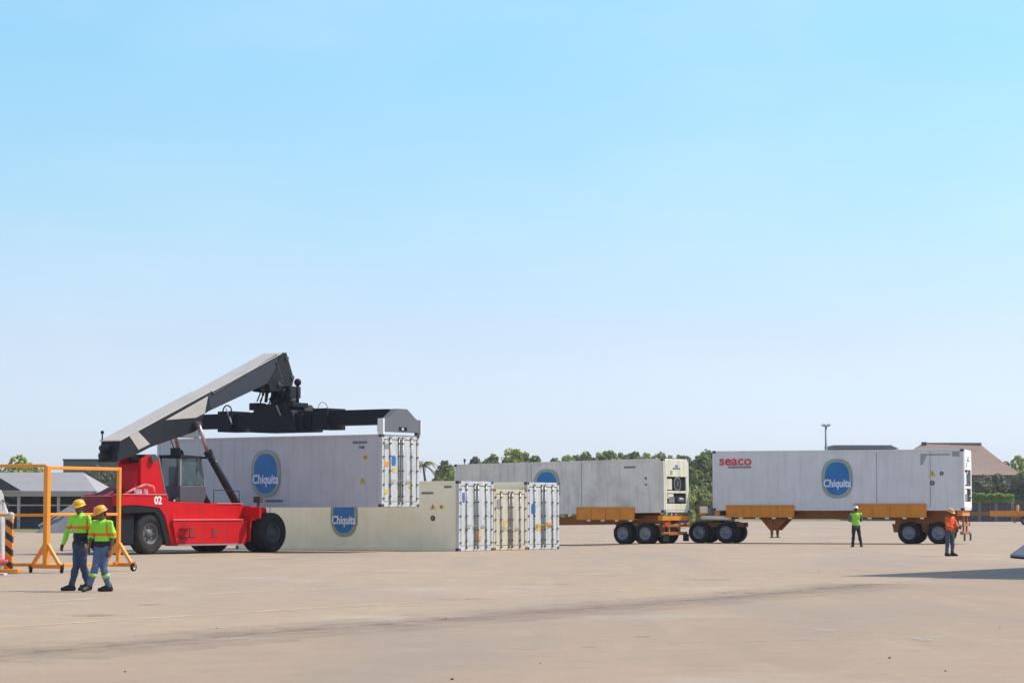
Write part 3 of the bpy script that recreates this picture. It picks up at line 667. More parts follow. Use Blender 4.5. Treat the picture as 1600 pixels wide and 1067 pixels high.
# converter dolly between the trailers
dx0 = lx(frR, 1091, -1.2); dx1 = lx(frR, 1133, -1.2)
org = frR[0]; dol = thing('converter_dolly', 'low orange two-axle dolly joining the two loaded trailers', 'dolly', (org.x, org.y, 0), frR[3])
r = 0.52
for xa in (dx0, dx1):
    q = MB(); q.m(M_dkmetal).cyl((xa, -0.8, r), (xa, 0.8, r), 0.07, n=10); q.build('axle', None, dol)
    for sy in (-1, 1): wheel(dol, xa, sy * 1.07, r, 0.27, sy, rim_r=0.60); wheel(dol, xa, sy * 0.76, r, 0.27, sy, rim_r=0.60)
b = MB(); b.m(M_rust)
for sy in (-1, 1):
    b.box(dx0 - 0.5, dx1 + 0.7, sy * 0.5 - 0.06, sy * 0.5 + 0.06, 0.78, 1.0); b.prism([(dx0 - 0.2, 0.5), (dx0 + .1, 0.5), (dx0 + 0.3, 0.78), (dx0 - 0.4, 0.78)], lambda u, v: (u, sy * 0.5 - 0.05, v), lambda u, v: (u, sy * 0.5 + 0.05, v))
b.box(dx0 + 0.4, dx0 + 1.1, -0.44, 0.44, 0.8, 0.98)
b.build('dolly_frame', None, dol)
b = MB(); b.m(M_dkmetal).cyl((dx0 + 0.75, 0, 0.985), (dx0 + 0.75, 0, 1.16), 0.5, n=24); b.build('turntable', None, dol)
b = MB(); b.m(M_orange)
for sy in (-1, 1): b.bar((dx0 - 0.5, sy * 0.45, 0.88), (dx0 - 2.0, 0.03 * sy, 0.80), 0.10, 0.14)
b.cyl((dx0 - 2.0, 0, 0.80), (dx0 - 2.12, 0, 0.80), 0.10, n=12); b.build('drawbar', None, dol)
b = MB(); b.m(M_cream).cyl((dx0 + 0.15, -1.12, 1.22), (dx0 + 1.55, -1.12, 1.22), 0.11, n=16); b.ell((dx0 + 0.15, -1.12, 1.22), 0.06, 0.11, 0.11); b.ell((dx0 + 1.55, -1.12, 1.22), 0.06, 0.11, 0.11)
b.m(M_rust).box(dx0 + 0.3, dx0 + 0.36, -1.11, -0.52, 1.02, 1.13); b.box(dx0 + 1.3, dx0 + 1.36, -1.11, -0.52, 1.02, 1.13); b.build('air_tank', None, dol)
b = MB(); b.m(M_orange).box(dx0 - 0.05, dx0 + 0.30, -1.0, -0.6, 1.35, 1.80); b.m(M_cream).box(dx0 + 0.05, dx0 + 0.42, -1.15, -1.01, 1.45, 1.78); b.m(M_coil).box(dx0 + 0.35, dx0 + 0.5, -1.0, -0.7, 1.4, 1.7)
b.m(M_rust).bar((dx0 + 0.1, -0.8, 1.36), (dx0 + 0.2, -0.5, 0.95), 0.06); b.build('valve_box', None, dol, 0.02)
b = MB(); rr = random.Random(4)
for k in range(3):
    p0 = Vector((dx0 - 2.3, -0.3 + 0.3 * k, 1.1)); p1 = Vector((dx0 - 0.3, -0.3 + 0.2 * k, 1.0))
    pts = [p0.lerp(p1, i / 10) - Vector((0, 0, 0.28 * math.sin(math.pi * i / 10) * (0.6 + 0.3 * k))) for i in range(11)]
    b.m([M_red_l, M_dkmetal, M_cream][k]).tube(pts, 0.02, 6)
b.build('air_hoses', None, dol)

# ---------------------------------------------------------------- reach stacker
ST = thing('reach_stacker', 'red reach stacker with charcoal boom and glazed cab holding a container aloft', 'reach stacker', (-11.22, 99.2, Z1), -math.atan2(0.575, 0.818))
cf, sf = 0.5751, 0.8181
def S(px, py, r_):       # photo point on the plane local x = r_  -> (t, z)
    k = (px - 800) / F; t = (k * (99.2 - cf * r_) + 11.22 - sf * r_) / (cf - sf * k)
    Y = 99.2 - cf * r_ + sf * t
    return (t, EYE + (HZ - py) * Y / F - Z1)
def slab(b, pts, r0, r1, rref=None):
    rr = r1 if rref is None else rref
    poly = [S(x, y, rr) for x, y in pts]
    return b.prism(poly, lambda t, z: (r0, t, z), lambda t, z: (r1, t, z))
# wheels
def swheel(x, y, width, out, r=0.79, **k):
    e = bpy.data.objects.new('tmp', None)
    M = Matrix.Rotation(R(-90), 4, 'Z')
    before = set(bpy.data.objects)
    t = wheel(ST, 0, 0, r, width, out, **k)
    t.location = (x, y, 0); t.rotation_euler = (0, 0, R(-90))
    bpy.data.objects.remove(e)
    return t
# wheel axle is local Y; rotated -90deg about Z the axle's +Y points to local +X
for sx_ in (-1, 1):
    swheel(sx_ * 1.78, 0, 0.52, sx_, rim_m=M_rimd, rim_r=0.52, hub=M_rimd); swheel(sx_ * 1.15, 0, 0.52, sx_, rim_m=M_rimd, rim_r=0.52, hub=M_rimd)
    swheel(sx_ * 1.10, -6.4, 0.55, sx_, tyre_m=M_tyred, rim_m=mat('stacker_rear_rim', (0.13, 0.12, 0.115), 0.6, 0.1, damt=0.8, dirt=(0.03, 0.03, 0.03), dscale=7), rim_r=0.52, lugs=8)
# chassis core
b = MB(); b.m(M_red).box(-0.85, 0.85, -6.0, 0.5, 0.75, 1.62); b.m(M_black).box(-0.6, 0.6, -7.6, -5.2, 0.6, 0.749)
b.m(M_dkmetal).cyl((-0.9, -6.4, 0.79), (0.9, -6.4, 0.79), 0.22, n=12); b.cyl((-1.0, 0, 0.79), (1.0, 0, 0.79), 0.28, n=12)
b.build('chassis', None, ST, 0.02)
# side boxes
for sgn, nm in ((1, 'side_tank'), (-1, 'side_tank')):
    b = MB(); b.m(M_red)
    lo = [S(x, y, 1.55) for x, y in ((271, 813), (388, 813), (386, 849), (278, 850))]
    b.prism(lo, lambda t, z: (sgn * 0.86, t, z), lambda t, z: (sgn * 1.55, t, z))
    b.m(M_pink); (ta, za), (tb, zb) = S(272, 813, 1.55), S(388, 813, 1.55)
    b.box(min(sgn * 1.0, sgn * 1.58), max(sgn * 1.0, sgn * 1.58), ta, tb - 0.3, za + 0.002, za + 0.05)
    (ta, za), (tb, zb) = S(279, 850, 1.55), S(372, 849, 1.55)
    b.m(M_cabl).box(min(sgn * 0.9, sgn * 1.6), max(sgn * 0.9, sgn * 1.6), ta, tb, za - 0.06, za - 0.002)
    o = b.build(nm, None, ST, 0.012)
    for px in (302, 337):
        q = MB(); q.m(mat('hatch_dark_red', (0.30, 0.012, 0.012), 0.6, damt=0.4)); t_, z_ = S(px, 830, 1.55); q.box(min(sgn * 1.55, sgn * 1.57), max(sgn * 1.551, sgn * 1.57), t_ - 0.16, t_ + 0.16, z_ - 0.22, z_ + 0.16)
        q.build('access_hatch', None, o, 0.01)
    b = MB(); b.m(M_red)
    up = [S(x, y, 1.25) for x, y in ((262, 783), (345, 787), (384, 789), (384, 812), (272, 812))]
    b.prism(up, lambda t, z: (sgn * 0.86, t, z), lambda t, z: (sgn * 1.25, t, z))
    (ta, za), (tb, zb) = S(340, 787, 1.25), S(380, 789, 1.25)
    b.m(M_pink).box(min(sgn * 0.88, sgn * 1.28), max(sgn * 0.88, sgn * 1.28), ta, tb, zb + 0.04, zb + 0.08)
    b.build('deck_side', None, ST, 0.012)
    b = MB(); b.m(M_red)
    fe = [S(x, y, 1.62) for x, y in ((384, 789), (411, 794), (412, 803), (405, 850), (386, 852))]
    fe = [S(386, 790, 1.4), S(411, 793, 1.4), S(413, 806, 1.4), (-0.86, 1.25), (-0.92, 0.45), (S(386, 852, 1.4)[0], 0.42)]
    b.prism(fe, lambda t, z: (sgn * 0.87, t, z), lambda t, z: (sgn * 1.60, t, z))
    b.box(min(sgn * 0.87, sgn * 2.06), max(sgn * 0.87, sgn * 2.06), -0.95, -0.82, 1.35, 1.80)
    b.build('front_fender', None, ST, 0.02)
    # rear body over the steering wheels
    b = MB(); b.m(M_red)
    rb = [S(192, 773, 1.45), S(262, 773, 1.45), S(266, 792, 1.45), S(279, 850, 1.45), S(270, 850, 1.45), S(259, 806, 1.45), S(250, 793, 1.45), S(215, 789, 1.45), S(192, 790, 1.45)]
    if sgn < 0: rb = [(max(t, -7.25), z) for t, z in rb]
    b.prism(rb, lambda t, z: (sgn * 0.95, t, z), lambda t, z: (sgn * 1.45, t, z))
    (ta, za), (tb, zb) = S(192, 773, 1.45), S(262, 773, 1.45)
    if sgn < 0: ta = -7.25
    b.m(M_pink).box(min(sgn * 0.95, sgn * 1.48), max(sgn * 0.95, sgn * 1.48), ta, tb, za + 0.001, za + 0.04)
    o = b.build('rear_fender', None, ST, 0.015)
    b = MB(); b.m(M_black)
    ln = [S(x, y, 1.43) for x, y in ((193, 790.5), (215, 790), (249, 794), (258, 807), (268, 849), (261, 849), (250, 808), (243, 800), (193, 801))]
    if sgn < 0: ln = [(max(t, -7.2), z) for t, z in ln]
    b.prism(ln, lambda t, z: (sgn * 0.96, t, z), lambda t, z: (sgn * 1.43, t, z))
    b.box(min(sgn * 0.5, sgn * 1.30), max(sgn * 0.5, sgn * 1.30), -7.95 if sgn > 0 else -7.5, -7.28, 0.42, 1.5)
    b.build('wheel_arch_liner', None, ST)
    if sgn > 0:
        t_, z_ = S(248, 782, 1.45)
        text_obj('fleet_number', '02', 0.42, Matrix.Translation((1.456, t_, z_)) @ END, M_lamp, o, 0.003, 0, 0.012)
for sgn in (1, -1):
    b = MB(); b.m(M_dkmetal)
    for px in (318, 352):
        t_, z_ = S(px, 830, 1.55); b.box(min(sgn * 1.548, sgn * 1.553), max(sgn * 1.5481, sgn * 1.553), t_ - 0.012, t_ + 0.012, z_ - 0.42, z_ + 0.36)
    b.build('panel_joint', None, ST)
    for k in range(2):
        b = MB(); b.m(M_charc); t_, z_ = S(290, 830, 1.6); b.box(min(sgn * 1.56, sgn * 1.72), max(sgn * 1.56, sgn * 1.72), t_ - 0.25, t_ + 0.25, 0.62 + 0.34 * k, 0.65 + 0.34 * k)
        b.build('step', None, ST)
    b = MB(); b.m(M_charc); (ta, za), (tb_, zb_) = S(335, 787, 1.2), S(375, 789, 1.2)
    b.tube([Vector((sgn * 1.2, ta, za)), Vector((sgn * 1.2, ta, za + 0.55)), Vector((sgn * 1.2, tb_, zb_ + 0.55)), Vector((sgn * 1.2, tb_, zb_))], 0.016, 6); b.build('handrail', None, ST)
# hood and counterweight
(ta, za) = S(192, 773, 1.45); hz = za
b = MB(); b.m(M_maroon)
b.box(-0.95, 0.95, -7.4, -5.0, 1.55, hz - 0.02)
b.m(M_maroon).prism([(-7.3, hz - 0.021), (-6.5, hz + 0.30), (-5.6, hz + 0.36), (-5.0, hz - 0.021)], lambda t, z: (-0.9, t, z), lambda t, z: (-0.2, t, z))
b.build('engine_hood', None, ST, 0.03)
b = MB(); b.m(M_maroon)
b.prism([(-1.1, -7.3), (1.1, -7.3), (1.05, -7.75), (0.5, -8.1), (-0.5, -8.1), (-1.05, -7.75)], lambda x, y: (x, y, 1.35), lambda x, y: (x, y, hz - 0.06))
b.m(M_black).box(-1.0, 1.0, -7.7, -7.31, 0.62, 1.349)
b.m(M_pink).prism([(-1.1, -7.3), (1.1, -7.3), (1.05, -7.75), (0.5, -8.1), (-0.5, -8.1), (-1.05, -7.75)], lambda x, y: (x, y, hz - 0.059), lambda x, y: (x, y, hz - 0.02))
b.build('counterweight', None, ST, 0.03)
b = MB(); b.m(M_pink)
rail = [(197, 771), (212, 763), (228, 757), (240, 760), (243, 770)]
P = [Vector((1.35, *S(x, y, 1.35))) for x, y in rail]; b.tube(P, 0.045, 8)
b.m(M_lamp)
for px in (214, 219, 229):
    t_, z_ = S(px, 770, 1.2); b.cyl((1.2, t_, z_ - 0.05), (1.2, t_, z_ + 0.15), 0.09, 0.07, 10)
b.build('guard_rail', None, ST)
# dark wheel-arch liners
b = MB(); b.m(M_black)
b.box(-0.94, 0.94, -7.4, -5.3, 0.75, 1.549)
b.build('underbody', None, ST)
# exhaust/tower
for sgn in (1, -1):
    b = MB(); b.m(M_red)
    poly = [S(x, y, 0.62) for x, y in ((221, 772), (221, 718), (232, 711), (247, 713), (259, 772))]
    b.prism(poly, lambda t, z: (sgn * 0.50, t, z), lambda t, z: (sgn * 0.62, t, z))
    (t0, z0), (t1, z1) = S(247, 713, 0.62), S(259, 772, 0.62)
    b.m(M_cabl).bar((sgn * 0.56, t0 + 0.04, z0), (sgn * 0.56, t1 + 0.04, z1), 0.14, 0.05, up=(0, 1, 0))
    b.build('boom_tower', None, ST, 0.01)
b = MB(); b.m(M_red).prism([S(x, y, 0.62) for x, y in ((214, 772), (219, 735), (222, 725), (222, 772))], lambda t, z: (-0.5, t, z), lambda t, z: (0.5, t, z))
b.m(M_dkmetal).cyl((-0.75, *S(238, 716, 0.62)), (0.75, *S(238, 716, 0.62)), 0.16, n=14)
b.build('boom_tower', None, ST)
# cab
cr_, cl_ = 0.62, -0.50      # right / left faces
tb, zb = S(282, 783, cr_); tf, _ = S(322, 783, cr_); _, zt = S(283, 716, cr_)
tfw = S(316, 714, cr_)[0]
zb = zb; ztop = zt
def frame_rect(b, p, wd=0.06):
    for a, c in zip(p, p[1:] + p[:1]): b.bar(a, c, wd)
low = zb + 0.62
b = MB(); b.m(M_cab)
b.prism([(tb, zb - 0.12), (tf - 0.1, zb - 0.12), (tf + 0.06, zb + 0.25), (tf + 0.02, low), (tb, low)], lambda t, z: (cl_, t, z), lambda t, z: (cr_, t, z))
cb = b.build('cab', None, ST, 0.03)
cab_pts = {}
b = MB(); b.m(M_cabl)
for x in (cl_ + 0.04, cr_ - 0.04):
    b.bar((x, tb + 0.04, low), (x, tb + 0.04, ztop), 0.09); b.bar((x, tf - 0.02, low), (x, tfw - 0.04, ztop), 0.07)
    b.m(M_cab).bar((x, (tb + tf) / 2 + 0.25, low), (x, (tb + tf) / 2 + 0.25, ztop), 0.06); b.m(M_cabl)
b.build('cab_pillars', None, cb)
b = MB(); b.m(M_charc).prism([(tb - 0.06, ztop), (tfw + 0.02, ztop), (tfw - 0.05, ztop + 0.1), (tb, ztop + 0.14)], lambda t, z: (cl_ - 0.05, t, z), lambda t, z: (cr_ + 0.05, t, z))
b.m(M_charc).box(-0.1, 0.12, tb + 0.2, tb + 0.55, ztop + 0.14, ztop + 0.42)
b.bar((0.0, tb + 0.3, ztop + 0.42), (-0.05, tb + 0.05, ztop + 0.95), 0.035); b.box(cr_, cr_ + 0.3, tfw - 0.02, tfw + 0.08, ztop + 0.0, ztop + 0.08)
b.build('cab_roof', None, cb, 0.01)
for nm, q in (('side_window', [(cr_ - 0.02, tb + 0.09, low + 0.02), (cr_ - 0.02, tf - 0.06, low + 0.02), (cr_ - 0.02, tfw - 0.08, ztop - 0.02), (cr_ - 0.02, tb + 0.09, ztop - 0.02)]),
              ('side_window', [(cl_ + 0.02, tb + 0.09, low + 0.02), (cl_ + 0.02, tf - 0.06, low + 0.02), (cl_ + 0.02, tfw - 0.08, ztop - 0.02), (cl_ + 0.02, tb + 0.09, ztop - 0.02)]),
              ('rear_window', [(cl_ + 0.09, tb + 0.02, low + 0.02), (cr_ - 0.09, tb + 0.02, low + 0.02), (cr_ - 0.09, tb + 0.02, ztop - 0.02), (cl_ + 0.09, tb + 0.02, ztop - 0.02)]),
              ('windscreen', [(cl_ + 0.08, tf + 0.02, low + 0.02), (cr_ - 0.08, tf + 0.02, low + 0.02), (cr_ - 0.08, tfw - 0.0, ztop - 0.02), (cl_ + 0.08, tfw - 0.0, ztop - 0.02)])):
    b = MB(); n_ = (Vector(q[1]) - Vector(q[0])).cross(Vector(q[3]) - Vector(q[0])).normalized() * 0.008
    b.m(M_glassg if nm == 'windscreen' else M_glass).add([Vector(v) for v in q] + [Vector(v) + n_ for v in q], [(0, 1, 2, 3), (7, 6, 5, 4), (0, 4, 5, 1), (1, 5, 6, 2), (2, 6, 7, 3), (3, 7, 4, 0)])
    b.build(nm, None, cb)
b = MB(); b.m(M_black).box(-0.25, 0.3, tb + 0.35, tb + 0.85, low - 0.25, low + 0.12); b.box(-0.25, 0.3, tb + 0.25, tb + 0.40, low + 0.0, low + 0.75); b.build('driver_seat', None, cb, 0.05)
b = MB(); b.m(M_black).bar((0.0, tf - 0.35, low - 0.1), (0.0, tf - 0.5, low + 0.28), 0.06)
ring = [Vector((0.2 * math.cos(a), tf - 0.5 + 0.06 * math.sin(a), low + 0.28 + 0.19 * math.sin(a))) for a in [i * math.pi / 8 for i in range(17)]]
b.tube(ring, 0.018, 6); b.build('steering_wheel', None, cb)
b = MB(); t_, z_ = S(273, 782, 0.7); b.m(M_charc).cyl((0.75, t_, z_ - 0.12), (0.75, t_, z_ + 0.1), 0.16, n=14); b.m(M_lamp).ell((0.82, t_ - 0.12, z_), 0.05, 0.05, 0.05)
b.build('work_lamp', None, ST)
b = MB(); t_, z_ = S(412, 794, 1.7); b.m(M_dkmetal).box(1.35, 1.7, -0.5, -0.3, 1.98, 2.24); b.box(1.5, 1.55, -0.45, -0.35, 1.8, 1.98); b.m(M_lamp).cyl((1.52, -0.3, 2.1), (1.52, -0.27, 2.1), 0.08, n=12); b.build('headlight', None, ST, 0.01)
# boom, base section
bw = 0.5
outer = [(188, 690), (245, 657), (325, 614.5), (330, 640), (318, 648), (313, 668), (304, 675), (277, 684), (235, 699), (216, 709), (183, 722)]
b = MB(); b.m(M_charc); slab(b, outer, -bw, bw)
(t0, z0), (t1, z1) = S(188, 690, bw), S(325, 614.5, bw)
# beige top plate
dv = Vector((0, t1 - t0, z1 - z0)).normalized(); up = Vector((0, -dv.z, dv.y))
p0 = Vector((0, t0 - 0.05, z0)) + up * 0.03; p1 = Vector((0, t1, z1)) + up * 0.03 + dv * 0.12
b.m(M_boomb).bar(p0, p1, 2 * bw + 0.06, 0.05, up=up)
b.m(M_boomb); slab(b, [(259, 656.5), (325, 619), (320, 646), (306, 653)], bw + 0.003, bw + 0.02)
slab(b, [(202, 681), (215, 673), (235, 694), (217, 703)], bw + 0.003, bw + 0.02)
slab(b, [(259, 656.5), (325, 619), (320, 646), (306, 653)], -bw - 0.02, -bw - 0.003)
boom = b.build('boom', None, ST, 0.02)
b = MB(); b.m(M_charc)
for (x, y) in ((164, 700), (163, 712)):
    t_, z_ = S(x + 22, y, bw); b.cyl((-0.35, t_ - 0.1, z_), (0.1, t_ - 0.1, z_), 0.12, n=10)
t_, z_ = S(188, 690, bw); b.cyl((-0.45, t_, z_), (-0.45, t_, z_ + 0.35), 0.03, n=6); b.ell((-0.45, t_, z_ + 0.37), 0.07, 0.07, 0.07)
b.build('hose_reel', None, boom)
# extension
ew = 0.47
b = MB(); b.m(M_boomg); ext = [(300, 628), (439, 553), (441, 588), (420, 598.5), (318, 646.5), (300, 650)]
slab(b, ext, -ew, ew)
(t0, z0), (t1, z1) = S(326, 613, ew), S(439, 553, ew)
dv = Vector((0, t1 - t0, z1 - z0)).normalized(); up = Vector((0, -dv.z, dv.y))
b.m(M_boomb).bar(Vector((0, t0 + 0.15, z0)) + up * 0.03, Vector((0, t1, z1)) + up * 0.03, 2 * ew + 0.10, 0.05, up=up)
b.m(M_dkmetal).bar(Vector((ew + 0.02, t0 + 0.2, z0 - 0.06)), Vector((ew + 0.02, t1 - 0.3, z1 - 0.06)), 0.04, 0.08, up=up)
b.build('boom_extension', None, ST, 0.015)
# head
b = MB()
hd = [(436, 554), (440, 551), (447, 551), (451, 565), (459, 592), (455, 610), (446, 614), (423, 611), (419, 600), (425, 588), (433, 572)]
b.m(M_charc); slab(b, hd, 0.42, 0.50, 0.5); slab(b, hd, -0.50, -0.42, 0.5); b.m(M_charc); slab(b, [(425, 560), (444, 556), (450, 590), (446, 611), (425, 608)], -0.30, 0.30, 0.5)
b.m(M_dkmetal)
for (x, y) in ((447, 560), (456, 590), (435, 600)):
    t_, z_ = S(x, y, 0.5); b.cyl((-0.56, t_, z_), (0.56, t_, z_), 0.09, n=12)
b.build('boom_head', None, ST, 0.01)
rr = random.Random(8)
for k in range(15):
    x0_, y0_ = rr.uniform(424, 450), rr.uniform(556, 575); x1_, y1_ = rr.uniform(426, 464), rr.uniform(622, 640); ro = rr.uniform(-0.5, 0.6); bow = rr.uniform(4, 16)
    pts = []
    for i in range(11):
        u = i / 10; pts.append(Vector((ro, *S(x0_ + (x1_ - x0_) * u + bow * math.sin(math.pi * u), y0_ + (y1_ - y0_) * u, 0.5))))
    b = MB(); b.m(M_dkmetal).tube(pts, 0.03, 6); b.build('hydraulic_hose', None, ST)
for x_ in (414, 417): b = MB(); b.m(M_dkmetal).tube([Vector((0.3, *S(x_, 599, 0.5))), Vector((0.3, *S(x_ + 1, 618, 0.5)))], 0.018, 6); b.build('hydraulic_hose', None, ST)
# lift cylinders
for sgn in (1, -1):
    b = MB(); ro = 0.78
    A = Vector((sgn * ro, *S(386, 815, ro))); Bm = Vector((sgn * ro, *S(325, 706, ro))); Ct = Vector((sgn * (ro - 0.1), *S(313, 664, ro)))
    b.m(M_charc).cyl(A, Bm, 0.155, 0.145, 18); b.cyl(Bm - (Bm - A).normalized() * 0.12, Bm, 0.175, n=18)
    b.cyl(A + Vector((sgn * 0.16, 0, 0)), A - Vector((sgn * 0.16, 0, 0)), 0.22, n=16)
    o = b.build('lift_cylinder', None, ST)
    b = MB(); b.m(M_chrome).cyl(Bm, Ct, 0.085, n=16); b.m(M_dkmetal).cyl(Ct - Vector((sgn * 0.22, 0, 0)), Ct + Vector((sgn * 0.08, 0, 0)), 0.14, n=14); b.build('piston_rod', None, o)
    b = MB(); b.m(M_cabl).tube([A + Vector((sgn * 0.2, 0.1, 0.35)), A + Vector((sgn * 0.25, 0.0, 0.1)), A + Vector((sgn * 0.22, 0.75, -0.15))], 0.035, 8); b.build('cylinder_pipe', None, o)
# spreader (local frame of the stacker; runs along local x)
cx, cy = 0.30, 2.65
sp0 = 1.71 + 2.9 - Z1      # container top in local z
b = MB(); b.m(M_spread).box(cx - 5.6, cx + 5.75, cy - 0.42, cy + 0.42, sp0 + 0.42, sp0 + 1.03)
b.m(M_spread).box(cx - 1.9, cx + 1.8, cy - 0.50, cy + 0.50, sp0 + 0.37, sp0 + 1.05)
sp = b.build('spreader_beam', None, ST, 0.02)
b = MB(); b.m(M_spread)
b.prism([(cx - 1.25, sp0 + 0.20), (cx + 1.35, sp0 + 0.20), (cx + 1.1, sp0 + 1.0), (cx + 0.75, sp0 + 1.35), (cx - 0.7, sp0 + 1.35), (cx - 1.0, sp0 + 1.1)], lambda x, z: (x, cy - 0.85, z), lambda x, z: (x, cy + 0.85, z))
b.box(cx + 1.0, cx + 1.5, cy - 0.7, cy + 0.7, sp0 + 0.22, sp0 + 0.95)
b.box(cx - 1.2, cx - 0.75, cy - 0.9, cy - 0.3, sp0 + 1.12, sp0 + 1.42); b.box(cx + 0.5, cx + 1.1, cy - 0.8, cy + 0.2, sp0 + 1.2, sp0 + 1.4)
b.m(M_coil).bar((cx + 0.30, cy - 0.9, sp0 + 1.3), (cx + 0.55, cy - 0.9, sp0 + 0.85), 0.07, 0.07)
b.build('slew_frame', None, ST, 0.03)
b = MB(); b.m(M_charc).cyl((cx, cy, sp0 + 1.35), (cx, cy, sp0 + 1.62), 0.62, 0.55, 20); b.box(cx - 0.45, cx + 0.55, cy - 0.35, cy + 0.35, sp0 + 1.62, sp0 + 2.1)
b.bar((cx, cy, sp0 + 2.0), (0.0, cy + 0.1, sp0 + 2.75), 0.5, 0.4)
for k in range(5): b.cyl((cx - 0.62 + 0.3 * k, cy - 0.5, sp0 + 1.45), (cx - 0.58 + 0.3 * k, cy - 0.45, sp0 + 2.0 - 0.1 * (k % 3)), 0.07, n=8)
b.cyl((cx + 0.85, cy - 0.2, sp0 + 1.3), (cx + 0.85, cy - 0.2, sp0 + 2.2), 0.06, n=8); b.ell((cx + 0.85, cy - 0.2, sp0 + 2.25), 0.16, 0.14, 0.16, 10, 8)
b.m(M_lamp).ell((cx - 0.05, cy - 0.4, sp0 + 2.15), 0.07, 0.07, 0.07, 8, 6)
b.build('rotator', None, ST)
for q in (-2.85, 2.35):
    b = MB(); b.m(M_spread).box(cx + q - 0.36, cx + q + 0.40, cy - 0.60, cy + 0.60, sp0 + 0.26, sp0 + 1.13)
    b.tube([Vector((cx + q - 0.2 + 0.4 * math.sin(a) * 0 + 0.25 * (1 - math.cos(a)) / 1, cy - 0.45, sp0 + 1.1 + 0.28 * math.sin(a))) for a in [i * math.pi / 8 for i in range(9)]], 0.035 if q < 0 else 0.014, 6)
    if q < 0: b.m(M_coil).bar((cx + q + 0.15, cy - 0.63, sp0 + 1.25), (cx + q + 0.5, cy - 0.63, sp0 + 0.55), 0.05, 0.05)
    b.build('spreader_clamp', None, ST, 0.015)
for sgn in (1, -1):
    b = MB(); xe = cx + sgn * 6.02
    poly = [(1.42, sp0 + 0.10), (1.42, sp0 + 0.52), (1.78, sp0 + 0.66), (2.35, sp0 + 1.03), (2.95, sp0 + 1.03), (3.52, sp0 + 0.66), (3.88, sp0 + 0.52), (3.88, sp0 + 0.10)]
    b.m(M_sgrey).prism(poly, lambda y, z: (xe - 0.16, y, z), lambda y, z: (xe + 0.16, y, z))
    b.m(M_black).box(xe + sgn * 0.161 - 0.003, xe + sgn * 0.161 + 0.003, 2.4, 2.95, sp0 + 0.14, sp0 + 0.30)
    b.m(M_lamp).box(xe + sgn * 0.166 - 0.003, xe + sgn * 0.166 + 0.003, 2.6, 2.72, sp0 + 0.18, sp0 + 0.26)
    b.m(M_spread).box(min(xe - sgn * 0.16, xe - sgn * 0.6), max(xe - sgn * 0.16, xe - sgn * 0.6), cy - 0.35, cy + 0.35, sp0 + 0.45, sp0 + 1.0)
    b.m(M_lamp)
    for yy in (1.42, 3.88): b.box(xe - 0.10, xe + 0.175, yy - 0.05, yy + 0.05, sp0 - 0.02, sp0 + 0.62)
    b.m(M_dkmetal)
    for yy in (1.56, 3.74): b.cyl((xe, yy, sp0 - 0.04), (xe, yy, sp0 + 0.12), 0.06, n=8)
    b.build('spreader_end', None, ST, 0.01)

# ---------------------------------------------------------------- unseen container stack, added to cast the wedge of shadow on the yard
c0 = Vector((14.55, 59.95)); fdir = Vector((0.5751, 0.8181)); rdir = Vector((0.8181, -0.5751))
for kk in range(6):
    k = kk % 3; col_ = kk // 3
    org = c0 + fdir * (L40 / 2 - 0.4 * col_) + rdir * (W / 2 + col_ * 2.52)
    t = thing('storage_container', ['grey-blue container at the bottom of the stack just outside the right edge', 'grey-blue container in the middle of the stack just outside the right edge', 'grey-blue container at the top of the stack just outside the right edge'][k].replace('the stack just', ('the nearer' if col_ == 0 else 'the farther') + ' stack just'), 'container', (org.x, org.y, k * 2.9 + 0.002), math.atan2(fdir.y, fdir.x), 'stacked containers beyond the right edge')
    b = MB(); n = 44
    for i in range(n):
        x = -L40 / 2 + 0.16 + (L40 - 0.32) * i / n; wdt = (L40 - 0.32) / n
        for sy in (-1, 1):
            d0 = 0.0 if i % 2 else 0.036; b.box(x, x + wdt, min(sy * (W / 2 - 0.10), sy * (W / 2 - 0.01 - d0)), max(sy * (W / 2 - 0.10), sy * (W / 2 - 0.01 - d0)), 0.15, 2.78)
    b.box(-L40 / 2 + 0.1, L40 / 2 - 0.1, -W / 2 + 0.10, W / 2 - 0.10, 0.12, 2.86)
    Mb = mat('grey_blue_container_paint', (0.16, 0.20, 0.26), 0.55, damt=0.3); b.build('corrugated_walls', Mb, t)
    b = MB()
    for sx_ in (-1, 1):
        for sy in (-1, 1): b.box(sx_ * L40 / 2 - (0.16 if sx_ > 0 else 0), sx_ * L40 / 2 + (0.16 if sx_ < 0 else 0), sy * W / 2 - (0.15 if sy > 0 else 0), sy * W / 2 + (0.15 if sy < 0 else 0), 0, 2.895)
    for sy in (-1, 1):
        for z0_ in (0.0, 2.79): b.box(-L40 / 2 + 0.16, L40 / 2 - 0.16, min(sy * W / 2, sy * (W / 2 - 0.08)), max(sy * W / 2, sy * (W / 2 - 0.08)), z0_ + 0.002, z0_ + 0.1)
    b.build('frame', Mb, t, 0.01)
# wedge at the right edge
p = Vector(((1578 - 800) / F * Yof(873) + 0.42, Yof(873), 0)); sc_ = F / p.y
M_wedge = mat('grey_ramp_steel', (0.17, 0.17, 0.21), 0.6, damt=0.4, dirt=(0.12, 0.12, 0.13))
b = MB(); b.m(M_wedge).prism([(0, 0.06), (0.03, 0.12), (0.50, 0.45), (2.6, 0.50), (2.6, 0.06)], lambda x, z: (x, 0, z), lambda x, z: (x, 2.4, z))
b.m(M_black).box(0.02, 2.6, 0.02, 2.38, 0.0, 0.059)
o = b.build('loading_ramp', None, None, 0.01); o.location = (p.x, p.y, 0.002); tag(o, 'low grey wedge-ended steel ramp lying on the ground at the right edge', 'ramp')

